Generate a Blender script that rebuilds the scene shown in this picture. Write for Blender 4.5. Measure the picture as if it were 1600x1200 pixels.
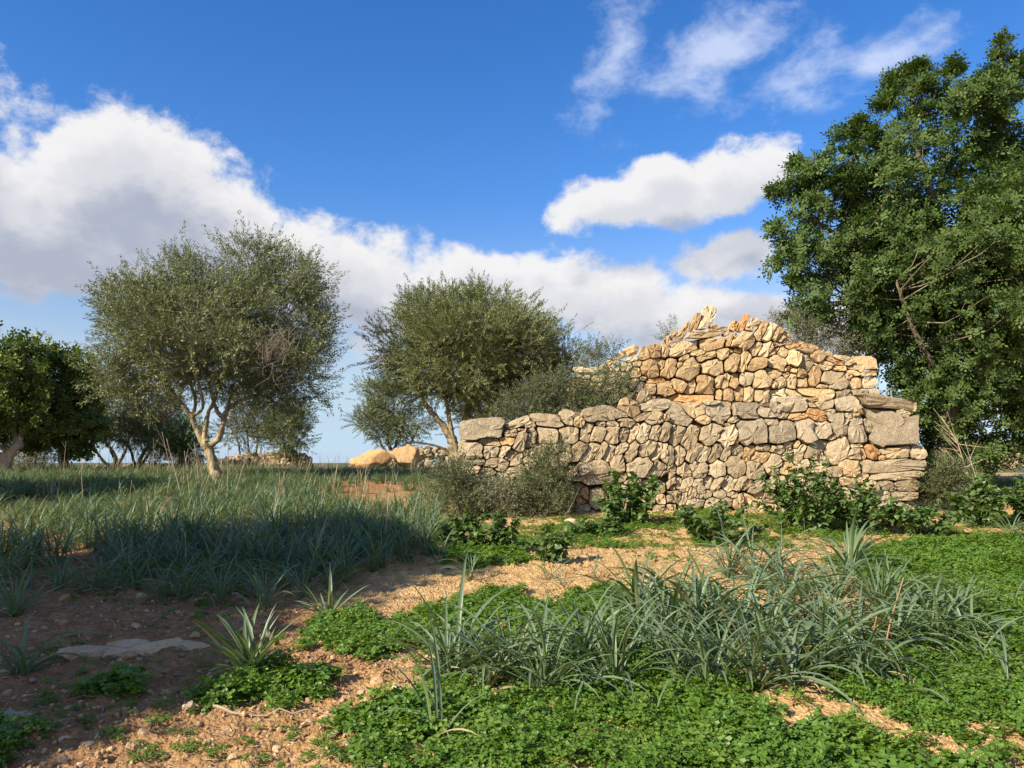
import bpy, bmesh, math, random
import numpy as np
from mathutils import Vector, Matrix, Euler

for o in list(bpy.data.objects):
    bpy.data.objects.remove(o)
random.seed(7)
R = np.random.RandomState(11)
SC = bpy.context.scene
COL = SC.collection
RAD = math.radians

# ------------------------------------------------------------------ camera
EYE = 1.5
FPX = 1208.0
HORIZON = 722.0
PITCH = math.atan((HORIZON - 600.0) / FPX)
cam = bpy.data.cameras.new('camera')
cam.sensor_width = 36.0
cam.lens = 36.0 * FPX / 1600.0
cam.clip_start = 0.05
cam.clip_end = 9000.0
cam_o = bpy.data.objects.new('camera', cam)
cam_o.location = (0, 0, EYE)
cam_o.rotation_euler = (math.pi / 2 + PITCH, 0, 0)
COL.objects.link(cam_o)
SC.camera = cam_o

# ------------------------------------------------------------------ light and exposure
SUN_EL = RAD(33.0)
SUN_AZ = RAD(180 + 52.0)          # clockwise from +Y : behind the camera, to its left
SUN_DIR = Vector((math.sin(SUN_AZ) * math.cos(SUN_EL), math.cos(SUN_AZ) * math.cos(SUN_EL), math.sin(SUN_EL)))
sun = bpy.data.lights.new('sun', 'SUN')
sun.energy = 5.0
sun.angle = RAD(0.53)
sun.color = (1.0, 0.88, 0.70)
sun_o = bpy.data.objects.new('sun', sun)
sun_o.rotation_euler = SUN_DIR.to_track_quat('Z', 'Y').to_euler()
COL.objects.link(sun_o)
SC.view_settings.view_transform = 'Standard'
SC.view_settings.look = 'None'
SC.view_settings.exposure = 0.92
SC.view_settings.gamma = 1.0
SC.view_settings.use_curve_mapping = False
SC.cycles.max_bounces = 6
SC.cycles.diffuse_bounces = 3
SC.cycles.transmission_bounces = 4
SC.cycles.transparent_max_bounces = 6

SKY_STRENGTH = 0.10
world = bpy.data.worlds.new('World')
SC.world = world
world.use_nodes = True

class NT:
    """short hand for building node expressions"""
    def __init__(s, tree):
        s.t = tree; s.n = tree.nodes; s.l = tree.links
    def new(s, kind, **kw):
        n = s.n.new(kind)
        for k, v in kw.items(): setattr(n, k, v)
        return n
    def put(s, sock, v):
        if v is None: return
        if isinstance(v, bpy.types.NodeSocket): s.l.new(v, sock)
        else: sock.default_value = v
    def m(s, op, a, b=None, c=None, clamp=False):
        n = s.new('ShaderNodeMath', operation=op, use_clamp=clamp)
        s.put(n.inputs[0], a); s.put(n.inputs[1], b); s.put(n.inputs[2], c)
        return n.outputs[0]
    def v(s, op, a, b=None):
        n = s.new('ShaderNodeVectorMath', operation=op)
        s.put(n.inputs[0], a); s.put(n.inputs[1], b)
        return n.outputs[0]
    def mix(s, f, a, b, mode='MIX'):
        n = s.new('ShaderNodeMix', data_type='RGBA', blend_type=mode)
        s.put(n.inputs[0], f)
        s.put(n.inputs[6], a if isinstance(a, bpy.types.NodeSocket) else tuple(a) + (1,) if len(a) == 3 else a)
        s.put(n.inputs[7], b if isinstance(b, bpy.types.NodeSocket) else tuple(b) + (1,) if len(b) == 3 else b)
        return n.outputs[2]
    def noise(s, vec, scale, detail=4, rough=0.55, dist=0.0):
        n = s.new('ShaderNodeTexNoise')
        s.put(n.inputs['Vector'], vec)
        n.inputs['Scale'].default_value = scale; n.inputs['Detail'].default_value = detail
        n.inputs['Roughness'].default_value = rough; n.inputs['Distortion'].default_value = dist
        return n.outputs['Fac']
    def step(s, x, a, b, lo=0.0, hi=1.0):
        n = s.new('ShaderNodeMapRange', interpolation_type='SMOOTHSTEP')
        s.put(n.inputs[0], x); s.put(n.inputs[1], a); s.put(n.inputs[2], b)
        n.inputs[3].default_value = lo; n.inputs[4].default_value = hi
        return n.outputs[0]
    def lin(s, x, a, b, lo=0.0, hi=1.0):
        n = s.new('ShaderNodeMapRange')
        s.put(n.inputs[0], x); s.put(n.inputs[1], a); s.put(n.inputs[2], b)
        n.inputs[3].default_value = lo; n.inputs[4].default_value = hi
        return n.outputs[0]

CP, SP = math.cos(PITCH), math.sin(PITCH)
def ray(px, py):
    a = (px - 800.0) / FPX; b = (600.0 - py) / FPX
    return np.array([a, CP - b * SP, SP + b * CP])
def project(P):
    P = np.asarray(P, float)
    d = P - np.array([0, 0, EYE])
    f = d[..., 1] * CP + d[..., 2] * SP
    u = -d[..., 1] * SP + d[..., 2] * CP
    f = np.where(f < 0.05, 0.05, f)
    return np.stack([800 + FPX * d[..., 0] / f, 600 - FPX * u / f], -1)
def at_y(px, py, Y):
    r = ray(px, py)
    t = Y / r[1]
    return np.array([r[0] * t, Y, EYE + r[2] * t])

# ------------------------------------------------------------------ sky with clouds (world)
def build_sky():
    T = NT(world.node_tree)
    T.n.clear()
    out = T.new('ShaderNodeOutputWorld')
    bg = T.new('ShaderNodeBackground')
    bg.inputs['Strength'].default_value = SKY_STRENGTH
    T.l.new(bg.outputs[0], out.inputs[0])
    sky = T.new('ShaderNodeTexSky', sky_type='NISHITA')
    sky.sun_disc = False
    sky.sun_elevation = SUN_EL
    sky.sun_rotation = SUN_AZ
    sky.altitude = 50
    sky.air_density = 1.0
    sky.dust_density = 0.0
    sky.ozone_density = 2.0
    hs = T.new('ShaderNodeHueSaturation')
    hs.inputs['Value'].default_value = 1.0
    hs.inputs['Hue'].default_value = 0.512
    T.l.new(sky.outputs[0], hs.inputs['Color'])
    tc = T.new('ShaderNodeTexCoord')
    d0 = tc.outputs['Generated']
    sx = T.new('ShaderNodeSeparateXYZ'); T.l.new(d0, sx.inputs[0])
    az = T.m('ARCTAN2', sx.outputs[0], sx.outputs[1])
    el = T.m('ARCSINE', sx.outputs[2])
    T.l.new(T.step(el, 0.02, 0.35, 0.78, 1.36), hs.inputs['Saturation'])
    T.l.new(T.step(el, 0.0, 0.38, 0.62, 1.05), hs.inputs['Value'])
    def angles(px, py):
        r = ray(px, py); r = r / np.linalg.norm(r)
        return math.atan2(r[0], r[1]), math.asin(r[2])
    def blob(cx, cy, rx, ry, rot, a, e):
        a0, e0 = angles(cx, cy)
        da = T.m('SUBTRACT', a, a0); de = T.m('SUBTRACT', e, e0)
        c, s_ = math.cos(RAD(rot)), math.sin(RAD(rot))
        u = T.m('ADD', T.m('MULTIPLY', da, c), T.m('MULTIPLY', de, s_))
        v = T.m('SUBTRACT', T.m('MULTIPLY', de, c), T.m('MULTIPLY', da, s_))
        u = T.m('DIVIDE', u, rx / FPX * 0.93); v = T.m('DIVIDE', v, ry / FPX * 0.95)
        r2 = T.m('ADD', T.m('MULTIPLY', u, u), T.m('MULTIPLY', v, v))
        return T.m('SUBTRACT', 1.0, T.m('SQRT', r2))
    CUMULUS = [(185, 262, 240, 100, -10), (50, 300, 260, 105, 2), (0, 375, 330, 75, -2), (170, 340, 200, 70, -4), (330, 345, 260, 100, -18), (-300, 330, 300, 90, 0),
               (500, 425, 260, 95, -20), (720, 455, 220, 82, -10), (910, 470, 220, 76, -6), (1090, 500, 190, 66, -6),
               (1010, 312, 200, 54, 3), (1140, 285, 120, 58, 8), (930, 318, 120, 42, 2), (1040, 275, 70, 40, 0),
               (1160, 400, 120, 48, 8), (1330, 520, 260, 55, 0), (1600, 420, 200, 60, 0)]
    def field(off_a, off_e):
        a = T.m('ADD', az, off_a); e = T.m('ADD', el, off_e)
        b = None
        for c in CUMULUS:
            x = blob(*c, a, e)
            if b is None: b = x
            else: b = T.m('SMOOTH_MAX', b, x, 0.25)
        # elsewhere in the sky: the same scattered cumulus, low to the horizon
        cv = T.new('ShaderNodeCombineXYZ')
        T.put(cv.inputs[0], T.m('MULTIPLY', T.m('SINE', a), 1.0)); T.put(cv.inputs[1], T.m('COSINE', a)); T.put(cv.inputs[2], T.m('MULTIPLY', e, 1.35))
        wide = T.noise(cv.outputs[0], 2.3, 2, 0.5)
        away = T.step(T.m('ABSOLUTE', az), 0.75, 1.1)
        other = T.m('SUBTRACT', T.m('MULTIPLY', T.m('SUBTRACT', wide, 0.52), 4.0), T.m('MULTIPLY', T.m('SUBTRACT', 1.0, away), 3.0))
        b = T.m('MAXIMUM', b, T.m('MINIMUM', other, 0.7))
        n = T.noise(cv.outputs[0], 8.0, 9, 0.56, 0.10)
        n2 = T.noise(cv.outputs[0], 26.0, 6, 0.62, 0.0)
        x = T.m('ADD', T.m('MULTIPLY', b, 1.15), T.m('MULTIPLY', T.m('SUBTRACT', n, 0.52), 2.3))
        return T.m('ADD', x, T.m('MULTIPLY', T.m('SUBTRACT', n2, 0.5), 0.95))
    f0 = field(0.0, 0.0)
    f1 = field(-0.014, 0.024)
    f2 = field(-0.025, 0.070)
    cover = T.step(f0, -0.06, 0.42)
    s1 = T.step(f1, 0.0, 0.9); s2 = T.step(f2, 0.0, 0.9)
    shade = T.m('ADD', T.m('MULTIPLY', s1, 0.40), T.m('MULTIPLY', s2, 0.60), clamp=True)
    k = 1.0 / SKY_STRENGTH
    white = (0.50 * k, 0.49 * k, 0.485 * k)
    grey = (0.235 * k, 0.255 * k, 0.31 * k)
    ccol = T.mix(shade, white, grey)
    # thin high streaks, upper right and low along the horizon
    a2 = T.new('ShaderNodeCombineXYZ')
    T.put(a2.inputs[0], T.m('ADD', T.m('MULTIPLY', az, 1.0), T.m('MULTIPLY', el, 0.9)))
    T.put(a2.inputs[1], T.m('MULTIPLY', T.m('SUBTRACT', el, T.m('MULTIPLY', az, 0.3)), 1.7)); a2.inputs[2].default_value = 3.7
    cn = T.noise(a2.outputs[0], 8.0, 8, 0.62, 0.15)
    cb = None
    for c in [(1150, 85, 190, 95, 8), (1380, 92, 130, 40, 12), (960, 80, 60, 150, -35), (1240, 130, 160, 50, -10)]:
        x = blob(*c, az, el)
        cb = x if cb is None else T.m('SMOOTH_MAX', cb, x, 0.3)
    cir = T.m('MULTIPLY', T.step(T.m('ADD', cb, T.m('MULTIPLY', T.m('SUBTRACT', cn, 0.50), 3.6)), 0.0, 1.3), 0.70)
    a3 = T.new('ShaderNodeCombineXYZ')
    T.put(a3.inputs[0], az); T.put(a3.inputs[1], T.m('MULTIPLY', el, 9.0)); a3.inputs[2].default_value = 1.3
    hn = T.noise(a3.outputs[0], 3.5, 6, 0.55, 0.3)
    low = T.m('MULTIPLY', T.step(hn, 0.47, 0.70), T.m('MULTIPLY', T.step(el, 0.30, 0.10), 0.55))
    skyc = T.mix(T.step(el, 0.16, 0.0, 0.0, 0.75), hs.outputs['Color'], (0.22 * k, 0.345 * k, 0.50 * k))
    base = T.mix(low, skyc, (0.28 * k, 0.34 * k, 0.44 * k))
    base = T.mix(cir, base, (0.42 * k, 0.46 * k, 0.56 * k))
    final = T.mix(T.m('MULTIPLY', cover, 0.96), base, ccol)
    T.l.new(final, bg.inputs['Color'])
build_sky()

# ------------------------------------------------------------------ numeric helpers
class Noise2:
    def __init__(s, seed):
        s.t = np.random.RandomState(seed).rand(256, 256)
    def one(s, x, y):
        xi = np.floor(x).astype(int); yi = np.floor(y).astype(int)
        fx = x - xi; fy = y - yi
        fx = fx * fx * (3 - 2 * fx); fy = fy * fy * (3 - 2 * fy)
        t = s.t
        a = t[xi & 255, yi & 255]; b = t[(xi + 1) & 255, yi & 255]
        c = t[xi & 255, (yi + 1) & 255]; d = t[(xi + 1) & 255, (yi + 1) & 255]
        return (a * (1 - fx) + b * fx) * (1 - fy) + (c * (1 - fx) + d * fx) * fy
    def __call__(s, x, y, scale=1.0, octaves=4, gain=0.5):
        x = np.asarray(x, float) * scale; y = np.asarray(y, float) * scale
        v = 0; amp = 1; tot = 0
        for i in range(octaves):
            v = v + amp * s.one(x + 17.3 * i, y + 9.1 * i); tot += amp
            amp *= gain; x = x * 2.03; y = y * 2.03
        return v / tot
N_A, N_B, N_C = Noise2(1), Noise2(2), Noise2(3)

def base_z(x, y):
    x = np.asarray(x, float); y = np.asarray(y, float)
    s, y0, y1, s1 = 0.049, 21.0, 29.0, -0.045
    yy = np.clip(y, -60, y0)
    z = s * yy
    t = np.clip(y, y0, y1) - y0
    z = z + s * t + 0.5 * (s1 - s) / (y1 - y0) * t * t
    far = np.clip(y - y1, 0, None)
    z = z + s1 * 140 * (1 - np.exp(-far / 140.0))
    return z
def ground_z(x, y):
    x = np.asarray(x, float); y = np.asarray(y, float)
    z = base_z(x, y)
    z = z + (N_A(x, y, 0.35, 3) - 0.5) * 0.10
    near = np.clip((16 - y) / 8.0, 0, 1)
    z = z + near * ((N_B(x, y, 2.6, 4) - 0.5) * 0.07 + (N_C(x, y, 13.0, 3, 0.6) - 0.5) * 0.034 + np.clip(N_A(x, y, 24.0, 2) - 0.56, 0, 1) * 0.11)
    return z
def on_ground(px, py):
    r = ray(px, py)
    t = 1.0
    for i in range(4000):
        P = r * t; z = EYE + P[2]
        if z <= float(base_z(P[0], P[1])): break
        t *= 1.003
        if t > 300: break
    x, y = r[0] * t, r[1] * t
    return np.array([x, y, float(ground_z(x, y))])

def in_poly(pts, poly):
    x, y = pts[:, 0], pts[:, 1]
    inside = np.zeros(len(pts), bool)
    n = len(poly)
    for i in range(n):
        x1, y1 = poly[i]; x2, y2 = poly[(i + 1) % n]
        c = ((y1 > y) != (y2 > y)) & (x < (x2 - x1) * (y - y1) / ((y2 - y1) + 1e-12) + x1)
        inside ^= c
    return inside

# ------------------------------------------------------------------ object helpers
def tag(o, label=None, cat=None, group=None, kind=None):
    if label: o['label'] = label
    if cat: o['category'] = cat
    if group: o['group'] = group
    if kind: o['kind'] = kind
    return o
def thing(name, label, cat, loc=(0, 0, 0), rz=0.0, group=None):
    o = bpy.data.objects.new(name, None)
    o.empty_display_size = 0.1
    COL.objects.link(o)
    o.location = tuple(float(v) for v in loc); o.rotation_euler = (0, 0, rz)
    return tag(o, label, cat, group)
def raw_mesh(name, verts, quads=None, tris=None, mat=None, smooth=False):
    verts = np.asarray(verts, np.float32).reshape(-1, 3)
    loops = []; starts = []; n0 = 0
    for f, k in ((quads, 4), (tris, 3)):
        if f is not None and len(f):
            f = np.asarray(f, np.int32).reshape(-1, k)
            loops.append(f.ravel()); starts.append(n0 + np.arange(len(f)) * k); n0 += f.size
    me = bpy.data.meshes.new(name)
    me.vertices.add(len(verts)); me.vertices.foreach_set('co', verts.ravel())
    if loops:
        L = np.concatenate(loops).astype(np.int32); S = np.concatenate(starts).astype(np.int32)
        me.loops.add(len(L)); me.loops.foreach_set('vertex_index', L)
        me.polygons.add(len(S)); me.polygons.foreach_set('loop_start', S)
        if smooth: me.polygons.foreach_set('use_smooth', np.ones(len(S), bool))
    me.update(calc_edges=True)
    if mat is not None: me.materials.append(mat)
    return me
def link(name, me, parent=None, loc=None):
    o = bpy.data.objects.new(name, me)
    COL.objects.link(o)
    if parent is not None: o.parent = parent
    if loc is not None: o.location = tuple(float(v) for v in loc)
    return o

class MB:
    """collects vertices, quads and triangles of one mesh"""
    def __init__(s): s.v = []; s.q = []; s.t = []; s.n = 0
    def add(s, v, q=None, t=None):
        v = np.asarray(v, float).reshape(-1, 3)
        if q is not None and len(q): s.q.append(np.asarray(q, int).reshape(-1, 4) + s.n)
        if t is not None and len(t): s.t.append(np.asarray(t, int).reshape(-1, 3) + s.n)
        s.v.append(v); s.n += len(v)
    def tube(s, pts, radii, sides=6, wob=0.0, cap=True):
        pts = np.asarray(pts, float); n = len(pts)
        radii = np.broadcast_to(np.asarray(radii, float), (n,))
        tg = np.gradient(pts, axis=0); tg /= (np.linalg.norm(tg, axis=1, keepdims=True) + 1e-9)
        ref = np.array([0.31, 0.17, 0.93]) if abs(tg[0][2]) < 0.8 else np.array([0.93, 0.21, 0.1])
        a = np.cross(tg, ref); a /= (np.linalg.norm(a, axis=1, keepdims=True) + 1e-9)
        b = np.cross(tg, a)
        th = np.arange(sides) / sides * 2 * np.pi
        rr = radii[:, None] * (1 + wob * (R.rand(n, sides) - 0.5) * 2)
        ring = pts[:, None, :] + rr[..., None] * (np.cos(th)[None, :, None] * a[:, None, :] + np.sin(th)[None, :, None] * b[:, None, :])
        q = []
        for i in range(n - 1):
            for k in range(sides):
                k2 = (k + 1) % sides
                q.append((i * sides + k, i * sides + k2, (i + 1) * sides + k2, (i + 1) * sides + k))
        v = ring.reshape(-1, 3); t = []
        if cap:
            v = np.vstack([v, pts[-1:]])
            for k in range(sides): t.append(((n - 1) * sides + k, (n - 1) * sides + (k + 1) % sides, n * sides))
        s.add(v, q, t)
    def mesh(s, name, mat=None, smooth=False):
        return raw_mesh(name, np.vstack(s.v), np.vstack(s.q) if s.q else None, np.vstack(s.t) if s.t else None, mat, smooth)
def smooth_path(pts, n):
    pts = np.asarray(pts, float)
    if len(pts) < 3:
        t = np.linspace(0, 1, n)[:, None]; return pts[0] * (1 - t) + pts[-1] * t
    P = np.vstack([2 * pts[0] - pts[1], pts, 2 * pts[-1] - pts[-2]])
    out = []
    m = len(pts) - 1
    for u in np.linspace(0, m - 1e-6, n):
        i = int(u); f = u - i
        p0, p1, p2, p3 = P[i], P[i + 1], P[i + 2], P[i + 3]
        out.append(0.5 * ((2 * p1) + (-p0 + p2) * f + (2 * p0 - 5 * p1 + 4 * p2 - p3) * f * f + (-p0 + 3 * p1 - 3 * p2 + p3) * f ** 3))
    return np.array(out)

# ------------------------------------------------------------------ materials
def new_mat(name):
    m = bpy.data.materials.new(name); m.use_nodes = True
    T = NT(m.node_tree); T.n.clear()
    out = T.new('ShaderNodeOutputMaterial')
    p = T.new('ShaderNodeBsdfPrincipled')
    T.l.new(p.outputs[0], out.inputs[0])
    return m, T, p, out
def bump(T, p, h, strength, dist):
    b = T.new('ShaderNodeBump'); b.inputs['Strength'].default_value = strength; b.inputs['Distance'].default_value = dist
    T.l.new(h, b.inputs['Height']); T.l.new(b.outputs[0], p.inputs['Normal'])
    return b
def leaf_mat(name, ca, cb, back=None, trans=0.25, rough=0.5, rare=None, spec=0.35):
    m, T, p, out = new_mat(name)
    g = T.new('ShaderNodeNewGeometry')
    oi = T.new('ShaderNodeObjectInfo')
    r = T.m('FRACT', T.m('ADD', g.outputs['Random Per Island'], T.m('MULTIPLY', oi.outputs['Random'], 7.31)))
    c = T.mix(r, ca, cb)
    pos = T.noise(g.outputs['Position'], 1.1, 2)
    c = T.mix(T.step(pos, 0.35, 0.7), c, T.mix(0.5, c, cb))
    if rare is not None:
        r2 = T.m('FRACT', T.m('MULTIPLY', r, 37.7))
        c = T.mix(T.m('GREATER_THAN', r2, 0.93), c, rare)
    if back is not None:
        c = T.mix(T.m('MULTIPLY', g.outputs['Backfacing'], 0.8), c, back)
    T.l.new(c, p.inputs['Base Color'])
    p.inputs['Roughness'].default_value = rough
    p.inputs['Specular IOR Level'].default_value = spec
    tr = T.new('ShaderNodeBsdfTranslucent')
    tc = T.mix(1.0, c, (1.25, 1.2, 0.55), 'MULTIPLY')
    T.l.new(tc, tr.inputs[0])
    mx = T.new('ShaderNodeMixShader'); mx.inputs[0].default_value = trans
    T.l.new(p.outputs[0], mx.inputs[1]); T.l.new(tr.outputs[0], mx.inputs[2])
    T.l.new(mx.outputs[0], out.inputs[0])
    return m
def bark_mat(name, ca, cb, scale=14.0):
    m, T, p, out = new_mat(name)
    g = T.new('ShaderNodeNewGeometry')
    sv = T.v('MULTIPLY', g.outputs['Position'], (1, 1, 0.35))
    n = T.noise(sv, scale, 6, 0.65)
    n2 = T.noise(g.outputs['Position'], scale * 0.3, 3)
    c = T.mix(T.step(n, 0.35, 0.65), ca, cb)
    c = T.mix(T.m('MULTIPLY', T.step(n2, 0.5, 0.7), 0.5), c, (0.30, 0.29, 0.24))
    T.l.new(c, p.inputs['Base Color']); p.inputs['Roughness'].default_value = 0.9
    bump(T, p, n, 1.0, 0.05)
    return m
def stone_mat(name, ca, cb, lichen, lichen_amount, dark=(0.10, 0.085, 0.065)):
    m, T, p, out = new_mat(name)
    g = T.new('ShaderNodeNewGeometry'); oi = T.new('ShaderNodeObjectInfo')
    pos = g.outputs['Position']
    n1 = T.noise(pos, 2.2, 3, 0.5); n2 = T.noise(pos, 11.0, 6, 0.62, 0.4); n3 = T.noise(pos, 46.0, 4, 0.6)
    f = T.m('ADD', T.m('MULTIPLY', n1, 0.9), T.m('SUBTRACT', T.m('MULTIPLY', oi.outputs['Random'], 0.7), 0.35))
    c = T.mix(T.step(f, 0.15, 0.75), ca, cb)
    c = T.mix(T.m('MULTIPLY', T.step(n2, 0.50, 0.62), lichen_amount), c, lichen)
    pits = T.m('MULTIPLY', T.step(n3, 0.60, 0.72), 0.55)
    c = T.mix(pits, c, dark)
    pale = T.m('MULTIPLY', T.step(T.noise(pos, 24.0, 3, 0.6), 0.62, 0.70), 0.5)
    c = T.mix(pale, c, (0.56, 0.50, 0.38))
    val = T.lin(T.m('FRACT', T.m('MULTIPLY', oi.outputs['Random'], 5.7)), 0, 1, 0.82, 1.14)
    hv = T.new('ShaderNodeHueSaturation'); T.l.new(c, hv.inputs['Color']); T.l.new(val, hv.inputs['Value'])
    T.l.new(hv.outputs[0], p.inputs['Base Color'])
    p.inputs['Roughness'].default_value = 0.92; p.inputs['Specular IOR Level'].default_value = 0.2
    h = T.m('ADD', T.m('MULTIPLY', n2, 1.0), T.m('MULTIPLY', n3, 0.35))
    h = T.m('SUBTRACT', h, T.m('MULTIPLY', T.step(n3, 0.60, 0.72), 0.25))
    bump(T, p, h, 0.8, 0.05)
    return m

M = {}
M['stone_tan'] = stone_mat('stone_tan', (0.360, 0.275, 0.165), (0.455, 0.360, 0.225), (0.27, 0.235, 0.17), 0.6)
M['stone_warm'] = stone_mat('stone_warm', (0.46, 0.305, 0.150), (0.52, 0.385, 0.215), (0.42, 0.33, 0.20), 0.35)
M['stone_grey'] = stone_mat('stone_grey', (0.31, 0.250, 0.165), (0.40, 0.325, 0.220), (0.47, 0.40, 0.29), 0.5)
M['stone_orange'] = stone_mat('stone_orange', (0.50, 0.255, 0.095), (0.56, 0.36, 0.17), (0.52, 0.41, 0.25), 0.6)
M['stone_cream'] = stone_mat('stone_cream', (0.52, 0.42, 0.25), (0.58, 0.48, 0.31), (0.42, 0.35, 0.24), 0.4)
M['stone_far'] = stone_mat('stone_far', (0.36, 0.26, 0.16), (0.46, 0.36, 0.24), (0.28, 0.24, 0.19), 0.5)
M['core'] = stone_mat('core', (0.16, 0.115, 0.070), (0.22, 0.16, 0.10), (0.12, 0.09, 0.06), 0.5)

def soil_mat():
    m, T, p, out = new_mat('soil')
    g = T.new('ShaderNodeNewGeometry'); pos = g.outputs['Position']
    sx = T.new('ShaderNodeSeparateXYZ'); T.l.new(pos, sx.inputs[0])
    n1 = T.noise(pos, 0.9, 5, 0.6); n2 = T.noise(pos, 9.0, 6, 0.65, 0.3); n3 = T.noise(pos, 55.0, 4, 0.65)
    c = T.mix(T.step(n2, 0.32, 0.68), (0.40, 0.242, 0.095), (0.58, 0.400, 0.180))
    c = T.mix(T.m('MULTIPLY', T.step(n3, 0.52, 0.70), 0.55), c, (0.62, 0.45, 0.25))
    c = T.mix(T.m('MULTIPLY', T.step(n3, 0.46, 0.32), 0.45), c, (0.22, 0.115, 0.05))
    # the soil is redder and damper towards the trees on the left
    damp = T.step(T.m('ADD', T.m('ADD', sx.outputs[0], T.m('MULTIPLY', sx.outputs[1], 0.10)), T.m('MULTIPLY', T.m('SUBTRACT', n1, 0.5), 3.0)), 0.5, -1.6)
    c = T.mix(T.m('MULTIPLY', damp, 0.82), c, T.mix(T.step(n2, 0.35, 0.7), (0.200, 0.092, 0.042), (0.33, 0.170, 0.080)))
    # far beyond the crest: scrub and dry grass
    far = T.step(sx.outputs[1], 22.0, 34.0)
    c = T.mix(far, c, T.mix(T.step(n1, 0.4, 0.65), (0.06, 0.085, 0.045), (0.13, 0.13, 0.07)))
    T.l.new(c, p.inputs['Base Color'])
    p.inputs['Roughness'].default_value = 0.95; p.inputs['Specular IOR Level'].default_value = 0.15
    vo = T.new('ShaderNodeTexVoronoi', feature='F1'); T.l.new(pos, vo.inputs['Vector']); vo.inputs['Scale'].default_value = 42.0
    h = T.m('ADD', T.m('ADD', T.m('MULTIPLY', n2, 0.9), T.m('MULTIPLY', n3, 0.5)), T.m('MULTIPLY', vo.outputs['Distance'], -0.5))
    bump(T, p, h, 0.9, 0.03)
    return m
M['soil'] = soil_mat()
M['pebble'] = stone_mat('pebble', (0.40, 0.25, 0.125), (0.56, 0.40, 0.23), (0.50, 0.43, 0.32), 0.5)
M['clod'] = stone_mat('clod', (0.33, 0.19, 0.09), (0.48, 0.30, 0.15), (0.42, 0.28, 0.16), 0.3)

M['olive_leaf'] = leaf_mat('olive_leaf', (0.078, 0.112, 0.038), (0.185, 0.222, 0.082), back=(0.19, 0.20, 0.11), trans=0.18, rough=0.45)
M['olive_leaf_b'] = leaf_mat('olive_leaf_b', (0.080, 0.112, 0.034), (0.182, 0.214, 0.072), back=(0.18, 0.20, 0.10), trans=0.20, rough=0.5)
M['olive_leaf_grey'] = leaf_mat('olive_leaf_grey', (0.090, 0.104, 0.048), (0.19, 0.20, 0.105), back=(0.20, 0.20, 0.14), trans=0.18, rough=0.55)
M['carob_leaf'] = leaf_mat('carob_leaf', (0.032, 0.072, 0.019), (0.096, 0.165, 0.036), back=(0.085, 0.13, 0.04), trans=0.24, rough=0.5, rare=(0.13, 0.19, 0.03), spec=0.18)
M['carob_leaf_far'] = leaf_mat('carob_leaf_far', (0.072, 0.120, 0.018), (0.175, 0.240, 0.040), back=(0.10, 0.14, 0.04), trans=0.28, rough=0.45, rare=(0.15, 0.19, 0.03), spec=0.3)
M['shrub_leaf'] = leaf_mat('shrub_leaf', (0.048, 0.070, 0.025), (0.125, 0.148, 0.058), back=(0.13, 0.145, 0.07), trans=0.15, rough=0.6)
M['herb_leaf'] = leaf_mat('herb_leaf', (0.066, 0.140, 0.026), (0.128, 0.230, 0.042), back=(0.11, 0.17, 0.06), trans=0.28, rough=0.42)
M['clover_pale'] = leaf_mat('clover_pale', (0.13, 0.24, 0.015), (0.22, 0.33, 0.04), back=(0.14, 0.23, 0.04), trans=0.36, rough=0.5, rare=(0.36, 0.33, 0.06))
M['dry_leaf'] = leaf_mat('dry_leaf', (0.30, 0.21, 0.10), (0.45, 0.36, 0.20), trans=0.2, rough=0.8)
M['strap_leaf'] = leaf_mat('strap_leaf', (0.102, 0.172, 0.060), (0.178, 0.252, 0.090), back=(0.12, 0.175, 0.105), trans=0.22, rough=0.42, rare=(0.20, 0.21, 0.10))
M['clover_leaf'] = leaf_mat('clover_leaf', (0.082, 0.170, 0.010), (0.168, 0.285, 0.024), back=(0.10, 0.20, 0.03), trans=0.36, rough=0.45, rare=(0.17, 0.24, 0.03))
M['dry_stem'] = leaf_mat('dry_stem', (0.33, 0.25, 0.15), (0.46, 0.37, 0.25), trans=0.05, rough=0.8)
M['dry_grass'] = leaf_mat('dry_grass', (0.36, 0.29, 0.17), (0.50, 0.42, 0.28), trans=0.25, rough=0.7)
M['rust_stem'] = leaf_mat('rust_stem', (0.22, 0.105, 0.05), (0.33, 0.18, 0.09), trans=0.02, rough=0.7)
M['green_stem'] = leaf_mat('green_stem', (0.10, 0.14, 0.05), (0.16, 0.18, 0.08), trans=0.05, rough=0.6)
M['petal'] = leaf_mat('petal', (0.75, 0.55, 0.02), (0.80, 0.62, 0.04), trans=0.3, rough=0.5)
M['olive_bark'] = bark_mat('olive_bark', (0.15, 0.115, 0.065), (0.42, 0.335, 0.18), 8.0)
M['dark_bark'] = bark_mat('dark_bark', (0.12, 0.095, 0.065), (0.23, 0.18, 0.12))
M['pale_bark'] = bark_mat('pale_bark', (0.34, 0.25, 0.17), (0.50, 0.40, 0.29))
M['twig'] = bark_mat('twig', (0.20, 0.165, 0.12), (0.34, 0.29, 0.22), 40.0)

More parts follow.
